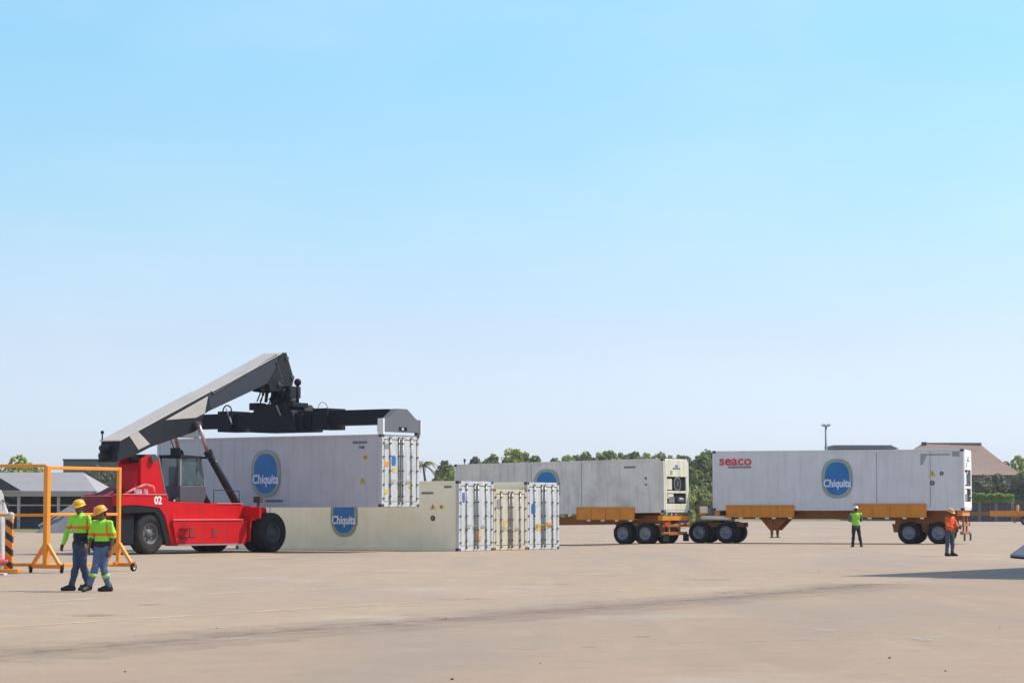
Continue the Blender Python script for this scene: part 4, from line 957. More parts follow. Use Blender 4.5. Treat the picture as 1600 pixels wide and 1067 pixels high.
# ---------------------------------------------------------------- wheeled orange barriers
def caster(parent, x, y, d=(1, 0), r=0.105):
    ang = math.atan2(d[1], d[0]); M = Matrix.Translation((x, y, r)) @ Matrix.Rotation(ang, 4, 'Z')
    b = MB(); b.m(M_tyre).lathe([(0.055, -0.03), (0.09, -0.035), (r, -0.02), (r, 0.02), (0.09, 0.035), (0.055, 0.03)], 20, M)
    b.m(M_hubl).lathe([(0.055, -0.03), (0.05, -0.02), (0.001, -0.025)], 14, M); b.lathe([(0.055, 0.03), (0.05, 0.02), (0.001, 0.025)], 14, M)
    b.m(M_fence); q = M @ Vector((0, 0, 0))
    for s_ in (-1, 1):
        u = M @ Vector((0, s_ * 0.045, 0)); v = M @ Vector((0, s_ * 0.045, 0.14)); b.bar(u, v, 0.012, 0.05)
    b.build('caster', None, parent)
def barrier(label, A, Bp, H, mid, low, postw, casters_at=(0, 1), rails=True, foot=0.50, braces=True, ends=(0, 1)):
    A = Vector(A); Bp = Vector(Bp); d = (Bp - A); Lr = d.length; ang = math.atan2(d.y, d.x)
    t = thing('rolling_barrier', label, 'barrier', (A.x, A.y, 0), ang, 'wheeled orange barriers')
    b = MB(); b.m(M_fence).box(-postw[0] / 2 * 0 , Lr, -0.035, 0.035, H - 0.085, H - 0.002); b.build('top_rail', None, t, 0.012)
    b = MB(); b.m(M_fence).box(0.0, Lr, -0.03, 0.03, mid - 0.036, mid + 0.036); b.build('middle_rail', None, t, 0.012)
    b = MB(); b.m(M_fence).box(0.0, Lr, -0.04, 0.04, low - 0.04, low + 0.04); b.build('bottom_rail', None, t, 0.012)
    for k in ends:
        x = 0 if k == 0 else Lr; w_ = postw[k]
        b = MB(); b.m(M_fence).box(x - w_ / 2, x + w_ / 2, -w_ / 2, w_ / 2, low - 0.07, H + 0.003); b.build('post', None, t, 0.015)
        if braces:
            f = MB(); f.m(M_fence).box(x - 0.05, x + 0.05, -foot, foot, low - 0.075, low + 0.02)
            for s_ in (-1, 1): f.bar((x, s_ * w_ * 0.4, low + 0.52), (x, s_ * foot * 0.95, low - 0.01), 0.08, 0.08)
            f.build('foot_brace', None, t, 0.01)
            for s_ in (-1, 1): caster(t, x, s_ * (foot + 0.03), (1, 0) if k else (0.6, 0.8))
    return t
A = at(75, 61.0); Bq = at(187, 63.2)
barrier('orange wheeled barrier with braced posts behind the two walking workers', (A.x, A.y), (Bq.x, Bq.y), 2.67, 1.46, 0.19, (0.135, 0.095))
Cq = at(-120, 61.3); Dq = at(73, 61.3)
t = barrier('orange wheeled barrier running out of the left edge, joined to the braced one', (Cq.x, Cq.y), (Dq.x, Dq.y), 2.72, 1.44, 0.20, (0.15, 0.12), ends=(0,))
caster(t, at(16, 61.3).x - Cq.x, -0.05)
# striped hazard post
def stripes_mat():
    m = bpy.data.materials.new('hazard_stripes'); m.use_nodes = True; n = m.node_tree; b = n.nodes['Principled BSDF']; b.inputs['Roughness'].default_value = 0.6
    t = n.nodes.new('ShaderNodeTexCoord'); s = n.nodes.new('ShaderNodeSeparateXYZ'); a = n.nodes.new('ShaderNodeMath'); a.operation = 'MULTIPLY_ADD'
    n.links.new(t.outputs['Object'], s.inputs[0]); n.links.new(s.outputs['X'], a.inputs[0]); a.inputs[1].default_value = 0.75; n.links.new(s.outputs['Z'], a.inputs[2])
    f = n.nodes.new('ShaderNodeMath'); f.operation = 'MULTIPLY'; f.inputs[1].default_value = 1 / 0.33; n.links.new(a.outputs[0], f.inputs[0])
    g_ = n.nodes.new('ShaderNodeMath'); g_.operation = 'FRACT'; n.links.new(f.outputs[0], g_.inputs[0])
    h_ = n.nodes.new('ShaderNodeMath'); h_.operation = 'GREATER_THAN'; h_.inputs[1].default_value = 0.5; n.links.new(g_.outputs[0], h_.inputs[0])
    x = n.nodes.new('ShaderNodeMix'); x.data_type = 'RGBA'; x.inputs[6].default_value = (0.85, 0.24, 0.01, 1); x.inputs[7].default_value = (0.03, 0.028, 0.025, 1)
    n.links.new(h_.outputs[0], x.inputs[0]); n.links.new(x.outputs[2], b.inputs['Base Color']); return m
hp = at(17, 60.5); t = thing('hazard_post', 'square post with orange and black diagonal stripes beside the left barrier', 'hazard post', (hp.x, hp.y, 0))
b = MB(); b.box(-0.09, 0.09, -0.09, 0.09, 0.12, 1.34); b.build('striped_post', stripes_mat(), t, 0.01)
b = MB(); b.m(M_fence).box(-0.28, 0.28, -0.25, 0.25, 0.03, 0.119); b.build('base', None, t, 0.02)
b = MB(); b.m(M_tan).box(-0.10, 0.10, -0.10, 0.10, 1.341, 1.42); b.ell((0.03, 0, 1.45), 0.09, 0.09, 0.07); b.build('cap', None, t, 0.01)
# white cone shaped bundle on wires at the left edge
q = at(2, 64); M_sheet = mat('off_white_sheet', (0.62, 0.58, 0.52), 0.8, damt=0.3); t = thing('covered_bundle', 'pale sheet-wrapped conical bundle with loose rods at the left edge', 'bundle', (q.x, q.y, 0))
b = MB(); n_ = 26; rings = [(0.02, 2.1), (0.09, 1.95), (0.13, 1.75), (0.24, 1.45), (0.26, 1.2), (0.22, 0.7), (0.26, 0.3), (0.30, 0.02)]
vs = []
for r0, z0 in rings:
    for i in range(n_):
        a = 2 * math.pi * i / n_; rr_ = r0 * (1 + 0.10 * math.sin(5 * a + z0 * 2) + 0.05 * math.sin(9 * a)); vs.append((rr_ * math.cos(a), rr_ * math.sin(a), z0))
b.add(vs, [(j * n_ + i, j * n_ + (i + 1) % n_, (j + 1) * n_ + (i + 1) % n_, (j + 1) * n_ + i) for j in range(len(rings) - 1) for i in range(n_)], True); b.build('sheet', M_sheet, t)
b = MB(); b.m(M_dkmetal); rr = random.Random(2)
for k in range(7):
    a = rr.uniform(0, 6.28); b.bar((0.05 * math.cos(a), 0.05 * math.sin(a), 1.95 - 0.05 * k), (0.38 * math.cos(a) + 0.1, 0.38 * math.sin(a), 1.5 + rr.uniform(-0.3, 0.4)), 0.02)
    if k == 3: b.m(M_lamp)
b.build('rods', None, t)
q = at(-9, 60); M_redc = mat('faded_red_cloth', (0.55, 0.10, 0.11), 0.85, damt=0.5, dirt=(0.25, 0.04, 0.05), dscale=8)
b = MB(); b.m(M_redc).ell((0, 0, 0.05), 0.30, 0.22, 0.20, 24, 14)
for k, v in enumerate(b.v):
    v = Vector(v); v *= 1 + 0.6 * noise.noise(v * 7); v.z = max(v.z, 0.0); b.v[k] = tuple(v)
o = b.build('cloth_sack', None); o.location = (q.x, q.y, 0.23); tag(o, 'crumpled red cloth sack on the foot of the left barrier', 'sack')
b = MB(); b.m(M_sheet).box(-0.5, 0.16, -0.2, 0.2, 0.002, 0.05); b.m(M_black).box(-0.45, 0.12, -0.19, 0.19, 0.0, 0.0019); o = b.build('white_plank', None, None, 0.01); o.location = (at(2, 59).x, 59, 0.0); tag(o, 'short white board lying on the ground at the left edge', 'board')

# ---------------------------------------------------------------- people
def capsule(b, a, c, r0, r1, n=12):
    a = Vector(a); c = Vector(c); b.cyl(a, c, r0, r1, n); b.ell(a, r0, r0, r0, n, 8); b.ell(c, r1, r1, r1, n, 8)
def chain(b, pts, n=14):
    for (a, r0), (c, r1) in zip(pts[:-1], pts[1:]): capsule(b, a, c, r0, r1, n)
def remesh(b, name, material, parent, vox, smooth_it=2, disp=0.0, dsc=18):
    o = b.build('tmp_' + name, material, None, fix=True)
    m = o.modifiers.new('r', 'REMESH'); m.mode = 'VOXEL'; m.voxel_size = vox; m.use_smooth_shade = True
    if smooth_it:
        s = o.modifiers.new('s', 'SMOOTH'); s.iterations = smooth_it; s.factor = 0.5
    dg = bpy.context.evaluated_depsgraph_get(); me = bpy.data.meshes.new_from_object(o.evaluated_get(dg)); me.name = name
    bpy.data.objects.remove(o)
    if disp:
        for v in me.vertices:
            q = v.co; v.co = q + v.normal * disp * (noise.noise(Vector((q.x * dsc, q.y * dsc, q.z * dsc * 0.5))) + 0.5 * noise.noise(q * dsc * 2.2))
    me.materials.clear(); me.materials.append(material)
    for p in me.polygons: p.use_smooth = True; p.material_index = 0
    r_ = bpy.data.objects.new(name, me); C.objects.link(r_); r_.parent = parent
    return r_
def bands_mat(name, base, bands, rough=0.75):
    """cloth with horizontal bands: (z0, z1, colour) in object height, or (x-range) straps"""
    m = bpy.data.materials.new(name); m.use_nodes = True; n = m.node_tree; b = n.nodes['Principled BSDF']; b.inputs['Roughness'].default_value = rough
    t = n.nodes.new('ShaderNodeTexCoord'); s = n.nodes.new('ShaderNodeSeparateXYZ'); n.links.new(t.outputs['Object'], s.inputs[0])
    q = n.nodes.new('ShaderNodeRGB'); q.outputs[0].default_value = (*base, 1); last = q.outputs[0]
    for (ax, lo, hi, col, extra) in bands:
        def rng(axis, lo, hi):
            c = n.nodes.new('ShaderNodeMath'); c.operation = 'COMPARE'; n.links.new(s.outputs[axis], c.inputs[0]); c.inputs[1].default_value = (lo + hi) / 2; c.inputs[2].default_value = (hi - lo) / 2; return c.outputs[0]
        f = rng(ax, lo, hi)
        for e in extra:
            g_ = rng(*e); mu = n.nodes.new('ShaderNodeMath'); mu.operation = 'MULTIPLY'; n.links.new(f, mu.inputs[0]); n.links.new(g_, mu.inputs[1]); f = mu.outputs[0]
        x = n.nodes.new('ShaderNodeMix'); x.data_type = 'RGBA'; n.links.new(f, x.inputs[0]); n.links.new(last, x.inputs[6]); x.inputs[7].default_value = (*col, 1); last = x.outputs[2]
    n.links.new(last, b.inputs['Base Color']); return m
M_skin = mat('brown_skin', (0.16, 0.075, 0.045), 0.55, var=0.03)
HV = (0.34, 0.80, 0.04); ORG = (0.90, 0.17, 0.02); NAVY = (0.012, 0.014, 0.022)
M_jeans = mat('blue_jeans', (0.10, 0.15, 0.25), 0.85, damt=0.5, dirt=(0.24, 0.31, 0.42), dscale=9)
M_djeans = mat('dark_blue_jeans', (0.045, 0.065, 0.12), 0.85, damt=0.5, dirt=(0.13, 0.17, 0.26), dscale=9)
M_greyt = mat('grey_trousers', (0.075, 0.085, 0.11), 0.85, damt=0.3, dirt=(0.12, 0.13, 0.15), dscale=6)
M_blackt = mat('black_trousers', (0.018, 0.018, 0.025), 0.85)
M_boot = mat('black_boot', (0.016, 0.015, 0.014), 0.6)
M_hy = mat('helmet_yellow', (0.85, 0.42, 0.01), 0.3, var=0.02); M_ho = mat('helmet_orange_yellow', (0.88, 0.36, 0.02), 0.3, var=0.02); M_hw = mat('helmet_white', (0.8, 0.78, 0.74), 0.3, var=0.02); M_ht = mat('helmet_tan_orange', (0.80, 0.38, 0.14), 0.4, var=0.02)
M_hair = mat('black_hair', (0.012, 0.010, 0.009), 0.7); M_eye = mat('eye_white', (0.6, 0.58, 0.55), 0.4)

def person(label, px, Y, P, group=None):
    """P: joints in metres from the point on the ground below the body; x right in the picture, y away"""
    base = at(px, Y); root = thing('person', label, 'person', base, 0, group)
    V = lambda k: Vector(P[k]); f = Vector((P['face'][0], P['face'][1], 0)).normalized(); rt = Vector((f.y, -f.x, 0)); up = Vector((0, 0, 1))
    hf = Vector((P.get('look', P['face'])[0], P.get('look', P['face'])[1], 0)).normalized(); hr = Vector((hf.y, -hf.x, 0)); hd = V('head'); pit = P.get('nod', 0.15)
    hz_ = (up + hf * pit).normalized(); hfd = (hf - up * pit).normalized()
    HM = Matrix((hr, hfd, hz_)).transposed()      # columns: right, forward, up
    H = lambda x, y, z: hd + HM @ Vector((x, y, z))
    k = P.get('scale', 1.0)
    pel = (V('hip_r') + V('hip_l')) / 2; chest = (V('sh_r') + V('sh_l')) / 2 - up * 0.14; neck = (V('sh_r') + V('sh_l')) / 2 + up * 0.05
    wst = pel.lerp(chest, 0.45)
    b = MB()
    b.ell(H(0, -0.012, 0.035), 0.077, 0.096, 0.095, 20, 14, HM); b.ell(H(0, 0.015, -0.045), 0.058, 0.072, 0.078, 18, 12, HM)
    b.ell(H(0, 0.050, -0.100), 0.030, 0.026, 0.022, 12, 8, HM)            # chin
    capsule(b, H(0, 0.088, 0.012), H(0, 0.106, -0.022), 0.011, 0.017, 8)    # nose
    b.ell(H(0, 0.086, -0.056), 0.026, 0.014, 0.010, 10, 6, HM); b.ell(H(0, 0.084, -0.070), 0.023, 0.014, 0.009, 10, 6, HM)   # lips
    b.ell(H(0, 0.078, 0.034), 0.055, 0.016, 0.011, 12, 6, HM)             # brow
    for s_ in (-1, 1): b.ell(H(s_ * 0.078, -0.005, -0.01), 0.010, 0.020, 0.032, 8, 8, HM)
    capsule(b, neck - up * 0.03, H(0, -0.02, -0.08), 0.058, 0.052)
    TM = Matrix((rt, f, up)).transposed()
    b.ell(chest, 0.155, 0.10, 0.20, 20, 12, TM); b.ell(wst, 0.135, 0.095, 0.17, 20, 12, TM); b.ell(pel, 0.145, 0.10, 0.12, 20, 12, TM)
    for s_ in ('r', 'l'):
        sh, el, wr = V('sh_' + s_), V('el_' + s_), V('wr_' + s_); hp_, kn, an = V('hip_' + s_), V('kn_' + s_), V('an_' + s_)
        chain(b, [(sh, 0.050), (sh.lerp(el, 0.45), 0.046), (el, 0.036), (el.lerp(wr, 0.3), 0.038), (wr, 0.024)])
        capsule(b, neck - up * 0.05, sh, 0.05, 0.05)
        chain(b, [(hp_, 0.085), (kn, 0.052), (kn.lerp(an, 0.3), 0.050), (an, 0.034)])
        toe = an + Vector((*P['toe_' + s_], 0)).normalized() * 0.15; toe.z = max(0.04, an.z - 0.065 + P.get('tz_' + s_, 0)); capsule(b, an - up * 0.03, toe, 0.034, 0.028)
        # hand: palm, four fingers of different lengths, thumb
        hdv = Vector(P.get('hd_' + s_, tuple((wr - el).normalized()))).normalized(); inn = Vector(P.get('palm_' + s_, tuple(-rt if s_ == 'r' else rt))); inn = (inn - hdv * inn.dot(hdv)).normalized()
        acr = hdv.cross(inn).normalized()
        if acr.dot(f) < 0: acr = -acr       # towards the thumb side
        pc = wr + hdv * 0.05
        for q_ in range(4):
            o_ = acr * (0.030 - 0.020 * q_)
            capsule(b, wr + o_ * 0.5, wr + hdv * 0.085 + o_, 0.015, 0.012, 8)
            ln = (0.066, 0.076, 0.070, 0.054)[q_]; curl = P.get('curl_' + s_, 0.5) + 0.06 * q_
            p_ = wr + hdv * 0.090 + o_ * 1.08; d1 = hdv
            for sg in range(3):
                d1 = (d1 + inn * math.tan(curl * 0.75)).normalized(); nx_ = p_ + d1 * ln * (0.45, 0.32, 0.25)[sg]
                capsule(b, p_, nx_, 0.0095 - 0.0008 * sg, 0.0088 - 0.0008 * sg, 8); p_ = nx_
        t0 = wr + hdv * 0.022 + acr * 0.022; t1 = t0 + (hdv * 0.6 + acr * 0.7 + inn * 0.25).normalized() * 0.042; t2 = t1 + (hdv * 0.85 + acr * 0.15 + inn * 0.45).normalized() * 0.032
        capsule(b, t0, t1, 0.014, 0.0115, 8); capsule(b, t1, t2, 0.011, 0.009, 8)
    body = remesh(b, 'body', M_skin, root, 0.0065, 1)
    # eyes
    for s_ in (-1, 1):
        e = MB(); e.m(M_eye).ell(H(s_ * 0.030, 0.080, 0.010), 0.013, 0.010, 0.008, 10, 6, HM); e.m(M_black).ell(H(s_ * 0.030, 0.0895, 0.010), 0.006, 0.003, 0.006, 8, 6, HM); e.build('eye', None, root)
    hb = MB(); hb.ell(H(0, -0.030, 0.025), 0.082, 0.088, 0.085, 18, 10, HM); hb.ell(H(0, -0.07, -0.03), 0.06, 0.035, 0.05, 14, 8, HM); hb.build('hair', M_hair, root)
    # helmet
    hm = P['helmet']; b = MB(); n_ = 26; vs = []; rings = [(1.0, 0.0), (0.99, 0.22), (0.93, 0.48), (0.80, 0.72), (0.58, 0.89), (0.30, 0.98), (0.001, 1.0)]
    for a, z in rings:
        for i in range(n_):
            t_ = 2 * math.pi * i / n_; vs.append(H(a * 0.112 * math.cos(t_), a * 0.132 * math.sin(t_) - 0.008, 0.050 + 0.118 * z))
    b.m(hm).add(vs, [(j * n_ + i, j * n_ + (i + 1) % n_, (j + 1) * n_ + (i + 1) % n_, (j + 1) * n_ + i) for j in range(len(rings) - 1) for i in range(n_)], True)
    br = P.get('brim', (0.075, 0.02)); vs = []
    for (g_, dz_) in ((0.97, 0.0), (1.0, 0.0), (1.0, 0.008), (0.97, 0.01)):
        for i in range(n_):
            t_ = 2 * math.pi * i / n_; ex = (br[0] * max(0, math.sin(t_)) ** 1.4 + br[1]) if g_ == 1.0 else 0
            vs.append(H((0.112 * g_ + ex * (1 if br[1] > 0.03 else 0.3)) * math.cos(t_), (0.132 * g_ + ex) * math.sin(t_) - 0.008, 0.048 + dz_ - ex * 0.25))
    b.add(vs, [(j * n_ + i, j * n_ + (i + 1) % n_, (j + 1) * n_ + (i + 1) % n_, (j + 1) * n_ + i) for j in range(3) for i in range(n_)], True)
    b.bar(H(0, -0.12, 0.13), H(0, 0.10, 0.15), 0.02, 0.03)
    b.build('hard_hat', None, root)
    # shirt
    b = MB(); b.ell(chest + up * 0.02, 0.178, 0.125, 0.20, 22, 14, TM); b.ell(wst, 0.160, 0.120, 0.19, 22, 14, TM); b.ell(pel + up * P.get('hem', 0.03), 0.168, 0.125, 0.11, 22, 12, TM)
    for s_ in ('r', 'l'):
        sh, el, wr = V('sh_' + s_), V('el_' + s_), V('wr_' + s_); capsule(b, neck - up * 0.055, sh - up * 0.008, 0.062, 0.064)
        if P.get('sleeve', 'long') == 'long': chain(b, [(sh - up * 0.012, 0.060), (sh.lerp(el, 0.5), 0.060), (el, 0.052), (el.lerp(wr, 0.5), 0.050), (el.lerp(wr, 0.93), 0.040)])
        elif P['sleeve'] == 'short': chain(b, [(sh - up * 0.012, 0.060), (sh.lerp(el, 0.5), 0.064), (sh.lerp(el, 0.98), 0.062)])
    capsule(b, neck - up * 0.02, neck + up * 0.015, 0.070, 0.064)
    if P.get('split'):
        # one shell, two garments by height
        pass
    remesh(b, P.get('topname', 'shirt'), P['shirt'], root, 0.012, 1, 0.015, 15)
    if 'vest' in P:
        b = MB(); b.ell(chest + up * 0.03, 0.190, 0.138, 0.185, 22, 14, TM); b.ell(wst - up * 0.01, 0.176, 0.135, 0.19, 22, 14, TM); b.ell(pel + up * 0.08, 0.182, 0.138, 0.10, 22, 12, TM)
        for s_ in ('r', 'l'): capsule(b, neck - up * 0.055, V('sh_' + s_) - up * 0.005, 0.062, 0.070)
        remesh(b, 'vest', P['vest'], root, 0.012, 1, 0.013, 14)
    # trousers
    b = MB(); b.ell(pel, 0.155, 0.118, 0.125, 22, 12, TM)
    for s_ in ('r', 'l'):
        hp_, kn, an = V('hip_' + s_), V('kn_' + s_), V('an_' + s_)
        chain(b, [(hp_, 0.100), (hp_.lerp(kn, 0.5), 0.085), (kn, 0.070), (kn.lerp(an, 0.5), 0.066), (kn.lerp(an, 0.90), 0.062)])
    remesh(b, 'trousers', P['trousers'], root, 0.012, 1, 0.020, 13)
    if P.get('knee'):
        for s_ in ('r', 'l'):
            kn, an = V('kn_' + s_), V('an_' + s_); b = MB(); u, v = kn.lerp(an, 0.30), kn.lerp(an, 0.50); b.cyl(u, v, 0.080, 0.078, 18)
            b.build('reflective_band', P['knee'], root)
    for s_ in ('r', 'l'):
        an = V('an_' + s_); tv = Vector((*P['toe_' + s_], 0)).normalized(); tz = P.get('tz_' + s_, 0)
        b = MB(); hl = an - tv * 0.045; hl.z = max(0.045, an.z - 0.055 + max(0, tz)); toe = an + tv * 0.175; toe.z = max(0.038, an.z - 0.07 - tz * 1.2)
        capsule(b, hl, toe, 0.047, 0.040); capsule(b, an + up * 0.05, hl, 0.052, 0.047); capsule(b, an, an.lerp(toe, 0.7), 0.045, 0.042)
        for i_, v in enumerate(b.v):
            lo_ = 0.003 if min(hl.z, toe.z) < 0.06 else -9
            if v[2] < lo_: b.v[i_] = (v[0], v[1], lo_)
        remesh(b, 'boot', P['boots'], root, 0.010, 1)
    return root

sh1 = bands_mat('green_navy_work_shirt', HV, [('Z', -1, 1.12, NAVY, (('X', -0.185, 0.215),)), ('Z', 1.195, 1.25, ORG, ()), ('X', -0.16, -0.115, ORG, (('Z', 1.13, 1.26),)), ('X', 0.155, 0.20, ORG, (('Z', 1.13, 1.40),))])
sh1s = sh1
P1 = dict(face=(-0.62, -0.78), look=(-0.45, -0.85), head=(0.0, -0.03, 1.60), nod=0.2, sh_r=(-0.145, 0.10, 1.41), sh_l=(0.185, -0.10, 1.41), el_r=(-0.245, 0.13, 1.14), wr_r=(-0.31, 0.02, 0.90), el_l=(0.235, -0.02, 1.13), wr_l=(0.19, -0.19, 0.90),
    hip_r=(-0.04, 0.06, 0.90), hip_l=(0.09, -0.05, 0.90), kn_r=(-0.045, -0.02, 0.49), an_r=(-0.135, 0.0, 0.095), kn_l=(0.095, -0.03, 0.48), an_l=(0.175, 0.10, 0.13), toe_r=(-0.9, -0.4), toe_l=(-0.8, -0.5), tz_l=0.03, curl_r=0.35, curl_l=0.5,
    helmet=M_hy, shirt=sh1, trousers=M_djeans, boots=M_boot, hem=0.02, brim=(0.055, 0.022))
person('worker in long-sleeved green and navy shirt, left of the walking pair', 125.5, 47.3, P1, 'workers walking together')
sh2 = bands_mat('green_navy_short_shirt', HV, [('Z', -1, 0.965, NAVY, ()), ('Z', 1.065, 1.12, ORG, ()), ('X', 0.10, 0.14, ORG, (('Z', 1.10, 1.30),))])
P2 = dict(face=(-0.45, -0.88), look=(-0.75, -0.62), head=(-0.01, -0.05, 1.485), nod=0.38, sh_r=(-0.15, 0.07, 1.315), sh_l=(0.175, -0.07, 1.315), el_r=(-0.22, 0.10, 1.05), wr_r=(-0.225, -0.03, 0.83), el_l=(0.235, -0.05, 1.05), wr_l=(0.19, -0.10, 0.79),
    hip_r=(-0.055, 0.04, 0.84), hip_l=(0.085, -0.03, 0.84), kn_r=(-0.085, -0.14, 0.47), an_r=(-0.21, -0.13, 0.11), kn_l=(0.055, -0.04, 0.45), an_l=(0.135, 0.08, 0.10), toe_r=(-0.45, -0.9), toe_l=(-0.95, -0.25), tz_r=0.02, curl_r=0.5, curl_l=0.35,
    helmet=M_ho, shirt=sh2, sleeve='short', trousers=M_jeans, boots=M_boot, knee=mat('hi_vis_band', (0.35, 0.62, 0.16), 0.6), hem=0.05, brim=(0.06, 0.022))
person('worker in pale jeans with green leg bands, right of the walking pair', 160.5, 46.8, P2, 'workers walking together')
M_os = bands_mat('orange_work_shirt', (0.86, 0.10, 0.015), [('Z', 1.10, 1.14, (0.9, 0.28, 0.06), ())])
P3 = dict(face=(0.72, -0.62), look=(0.55, -0.8), head=(0.035, -0.03, 1.48), nod=0.3, sh_r=(-0.13, -0.12, 1.305), sh_l=(0.145, 0.13, 1.305), el_r=(-0.13, -0.20, 1.03), wr_r=(0.10, -0.28, 0.97), el_l=(0.25, 0.03, 1.06), wr_l=(0.27, -0.20, 1.00),
    hip_r=(-0.07, -0.06, 0.83), hip_l=(0.07, 0.06, 0.83), kn_r=(-0.10, -0.07, 0.46), an_r=(-0.125, -0.05, 0.10), kn_l=(0.09, 0.03, 0.46), an_l=(0.085, 0.05, 0.10), toe_r=(0.5, -0.8), toe_l=(0.8, -0.55), curl_r=0.8, curl_l=0.8,
    hd_r=(0.8, -0.3, -0.1), hd_l=(0.5, -0.6, 0.0), helmet=M_ht, shirt=M_os, trousers=M_greyt, boots=M_boot, hem=0.10, brim=(0.05, 0.022))
person('worker in orange shirt holding a radio in front of the right trailer wheels', 1482, 84.0, P3)
q = at(1482, 84.0); b = MB(); b.m(M_black).box(-0.035, 0.035, -0.012, 0.012, -0.075, 0.075); b.m(M_coil).box(-0.03, 0.03, -0.0145, -0.0121, -0.03, 0.065); b.m(M_black).cyl((0.025, 0, 0.075), (0.025, 0, 0.15), 0.006, n=6)
o = b.build('handheld_radio', None, None, 0.004); o.location = q + Vector((0.33, -0.28, 1.0)); o.rotation_euler = (0.3, 0.2, 0.5); tag(o, 'small dark radio in the hands of the orange-shirted worker', 'radio')
M_vest = bands_mat('hi_vis_vest', (0.30, 0.68, 0.03), [('Z', 1.02, 1.07, (0.45, 0.55, 0.15), ())])
M_shirtg = mat('dark_grey_shirt', (0.10, 0.13, 0.14), 0.85)
P4 = dict(face=(0.15, 0.98), look=(0.1, 1), head=(0.0, 0.02, 1.61), nod=0.12, sh_r=(0.19, 0.0, 1.42), sh_l=(-0.19, 0.03, 1.42), el_r=(0.27, 0.06, 1.16), wr_r=(0.13, 0.26, 1.10), el_l=(-0.29, 0.08, 1.16), wr_l=(-0.12, 0.27, 1.10),
    hip_r=(0.085, 0.0, 0.90), hip_l=(-0.085, 0.0, 0.90), kn_r=(0.15, 0.03, 0.48), an_r=(0.215, 0.0, 0.10), kn_l=(-0.115, 0.03, 0.48), an_l=(-0.145, 0.0, 0.10), toe_r=(0.35, 0.9), toe_l=(-0.2, 0.95), curl_r=0.8, curl_l=0.8,
    helmet=M_hw, shirt=M_shirtg, vest=M_vest, trousers=M_blackt, boots=M_boot, hem=0.0, brim=(0.06, 0.022))
person('worker in white helmet and green vest standing with back turned', 1336, 105.5, P4)

# ---------------------------------------------------------------- background buildings
M_shroof = mat('pale_grey_sheet_roof', (0.33, 0.295, 0.28), 0.55, streak=0.3, scol=(0.26, 0.24, 0.23), sscale=(1.5, 0.1, 1.5))
M_fascia = mat('tan_fascia', (0.42, 0.34, 0.28), 0.8)
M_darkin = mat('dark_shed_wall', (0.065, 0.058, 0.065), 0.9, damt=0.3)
M_postc = mat('pale_pink_post', (0.48, 0.40, 0.37), 0.8)
M_broof = mat('pinkish_brown_roof', (0.30, 0.195, 0.145), 0.85, damt=0.5, dirt=(0.18, 0.12, 0.10), dscale=0.35, streak=0.3, scol=(0.16, 0.11, 0.09), sscale=(1.6, 1.6, 0.15))
M_bwall = mat('olive_grey_wall', (0.15, 0.14, 0.115), 0.85, damt=0.3, dscale=0.2)
M_gwall = mat('grey_wall', (0.22, 0.21, 0.21), 0.85)
M_gtrim = mat('pale_roof_trim', (0.55, 0.54, 0.53), 0.6)
def PX(px, Y): return (px - 800) / F * Y
def PZ(py, Y): return EYE + (HZ - py) * Y / F
# open shed at left
Ys = 190; t = thing('open_shed', 'open-fronted shed with pale grey hipped roof beyond the left barrier', 'shed', (PX(60, Ys), Ys, 0))
ox = PX(60, Ys)
def xl(px): return PX(px, Ys) - ox
zr, ze = PZ(738, Ys + 5), PZ(767, Ys)
b = MB(); e0, e1 = xl(37), xl(152); r0_, r1_ = xl(-30), xl(113)
e0b = xl(-120)
b.m(M_shroof).add([(e0b, 0, ze), (e1, 0, ze), (r1_, 5, zr), (r0_, 5, zr), (e1, 10, ze), (e0b, 10, ze), (e0b, 0, ze - .12), (e1, 0, ze - .12), (e1, 10, ze - .12), (e0b, 10, ze - .12)],
    [(0, 1, 2, 3), (1, 4, 2), (4, 5, 3, 2), (5, 0, 3), (0, 6, 7, 1), (1, 7, 8, 4), (4, 8, 9, 5), (5, 9, 6, 0), (6, 9, 8, 7)])
b.build('roof', None, t)
b = MB(); b.m(M_fascia).box(e0b, e1 - 0.3, -0.06, -0.001, ze - 0.42, ze - 0.02); b.build('fascia', None, t)
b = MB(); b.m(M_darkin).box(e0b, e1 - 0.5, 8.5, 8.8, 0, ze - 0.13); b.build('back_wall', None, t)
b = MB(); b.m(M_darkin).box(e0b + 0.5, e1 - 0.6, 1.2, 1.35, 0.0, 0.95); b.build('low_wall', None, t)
for px in (-30, 30, 92, 146):
    b = MB(); b.m(M_postc).box(xl(px) - 0.11, xl(px) + 0.11, 0.15, 0.4, 0, ze - 0.13); b.build('post', None, t, 0.02)
b = MB(); b.m(M_postc).box(e0b, e1 - 0.6, 0.22, 0.30, PZ(789, Ys) - 0.05, PZ(789, Ys) + 0.05); b.build('rail', None, t)
# lean-to gable seen at the very left
b = MB(); b.m(M_darkin).prism([(xl(-30), ze + 0.02), (xl(36), ze + 0.02), (xl(-10), zr - 0.15), (xl(-30), zr - 0.15)], lambda x, z: (x, -0.35, z), lambda x, z: (x, -0.25, z)); b.build('gable_panel', None, t)
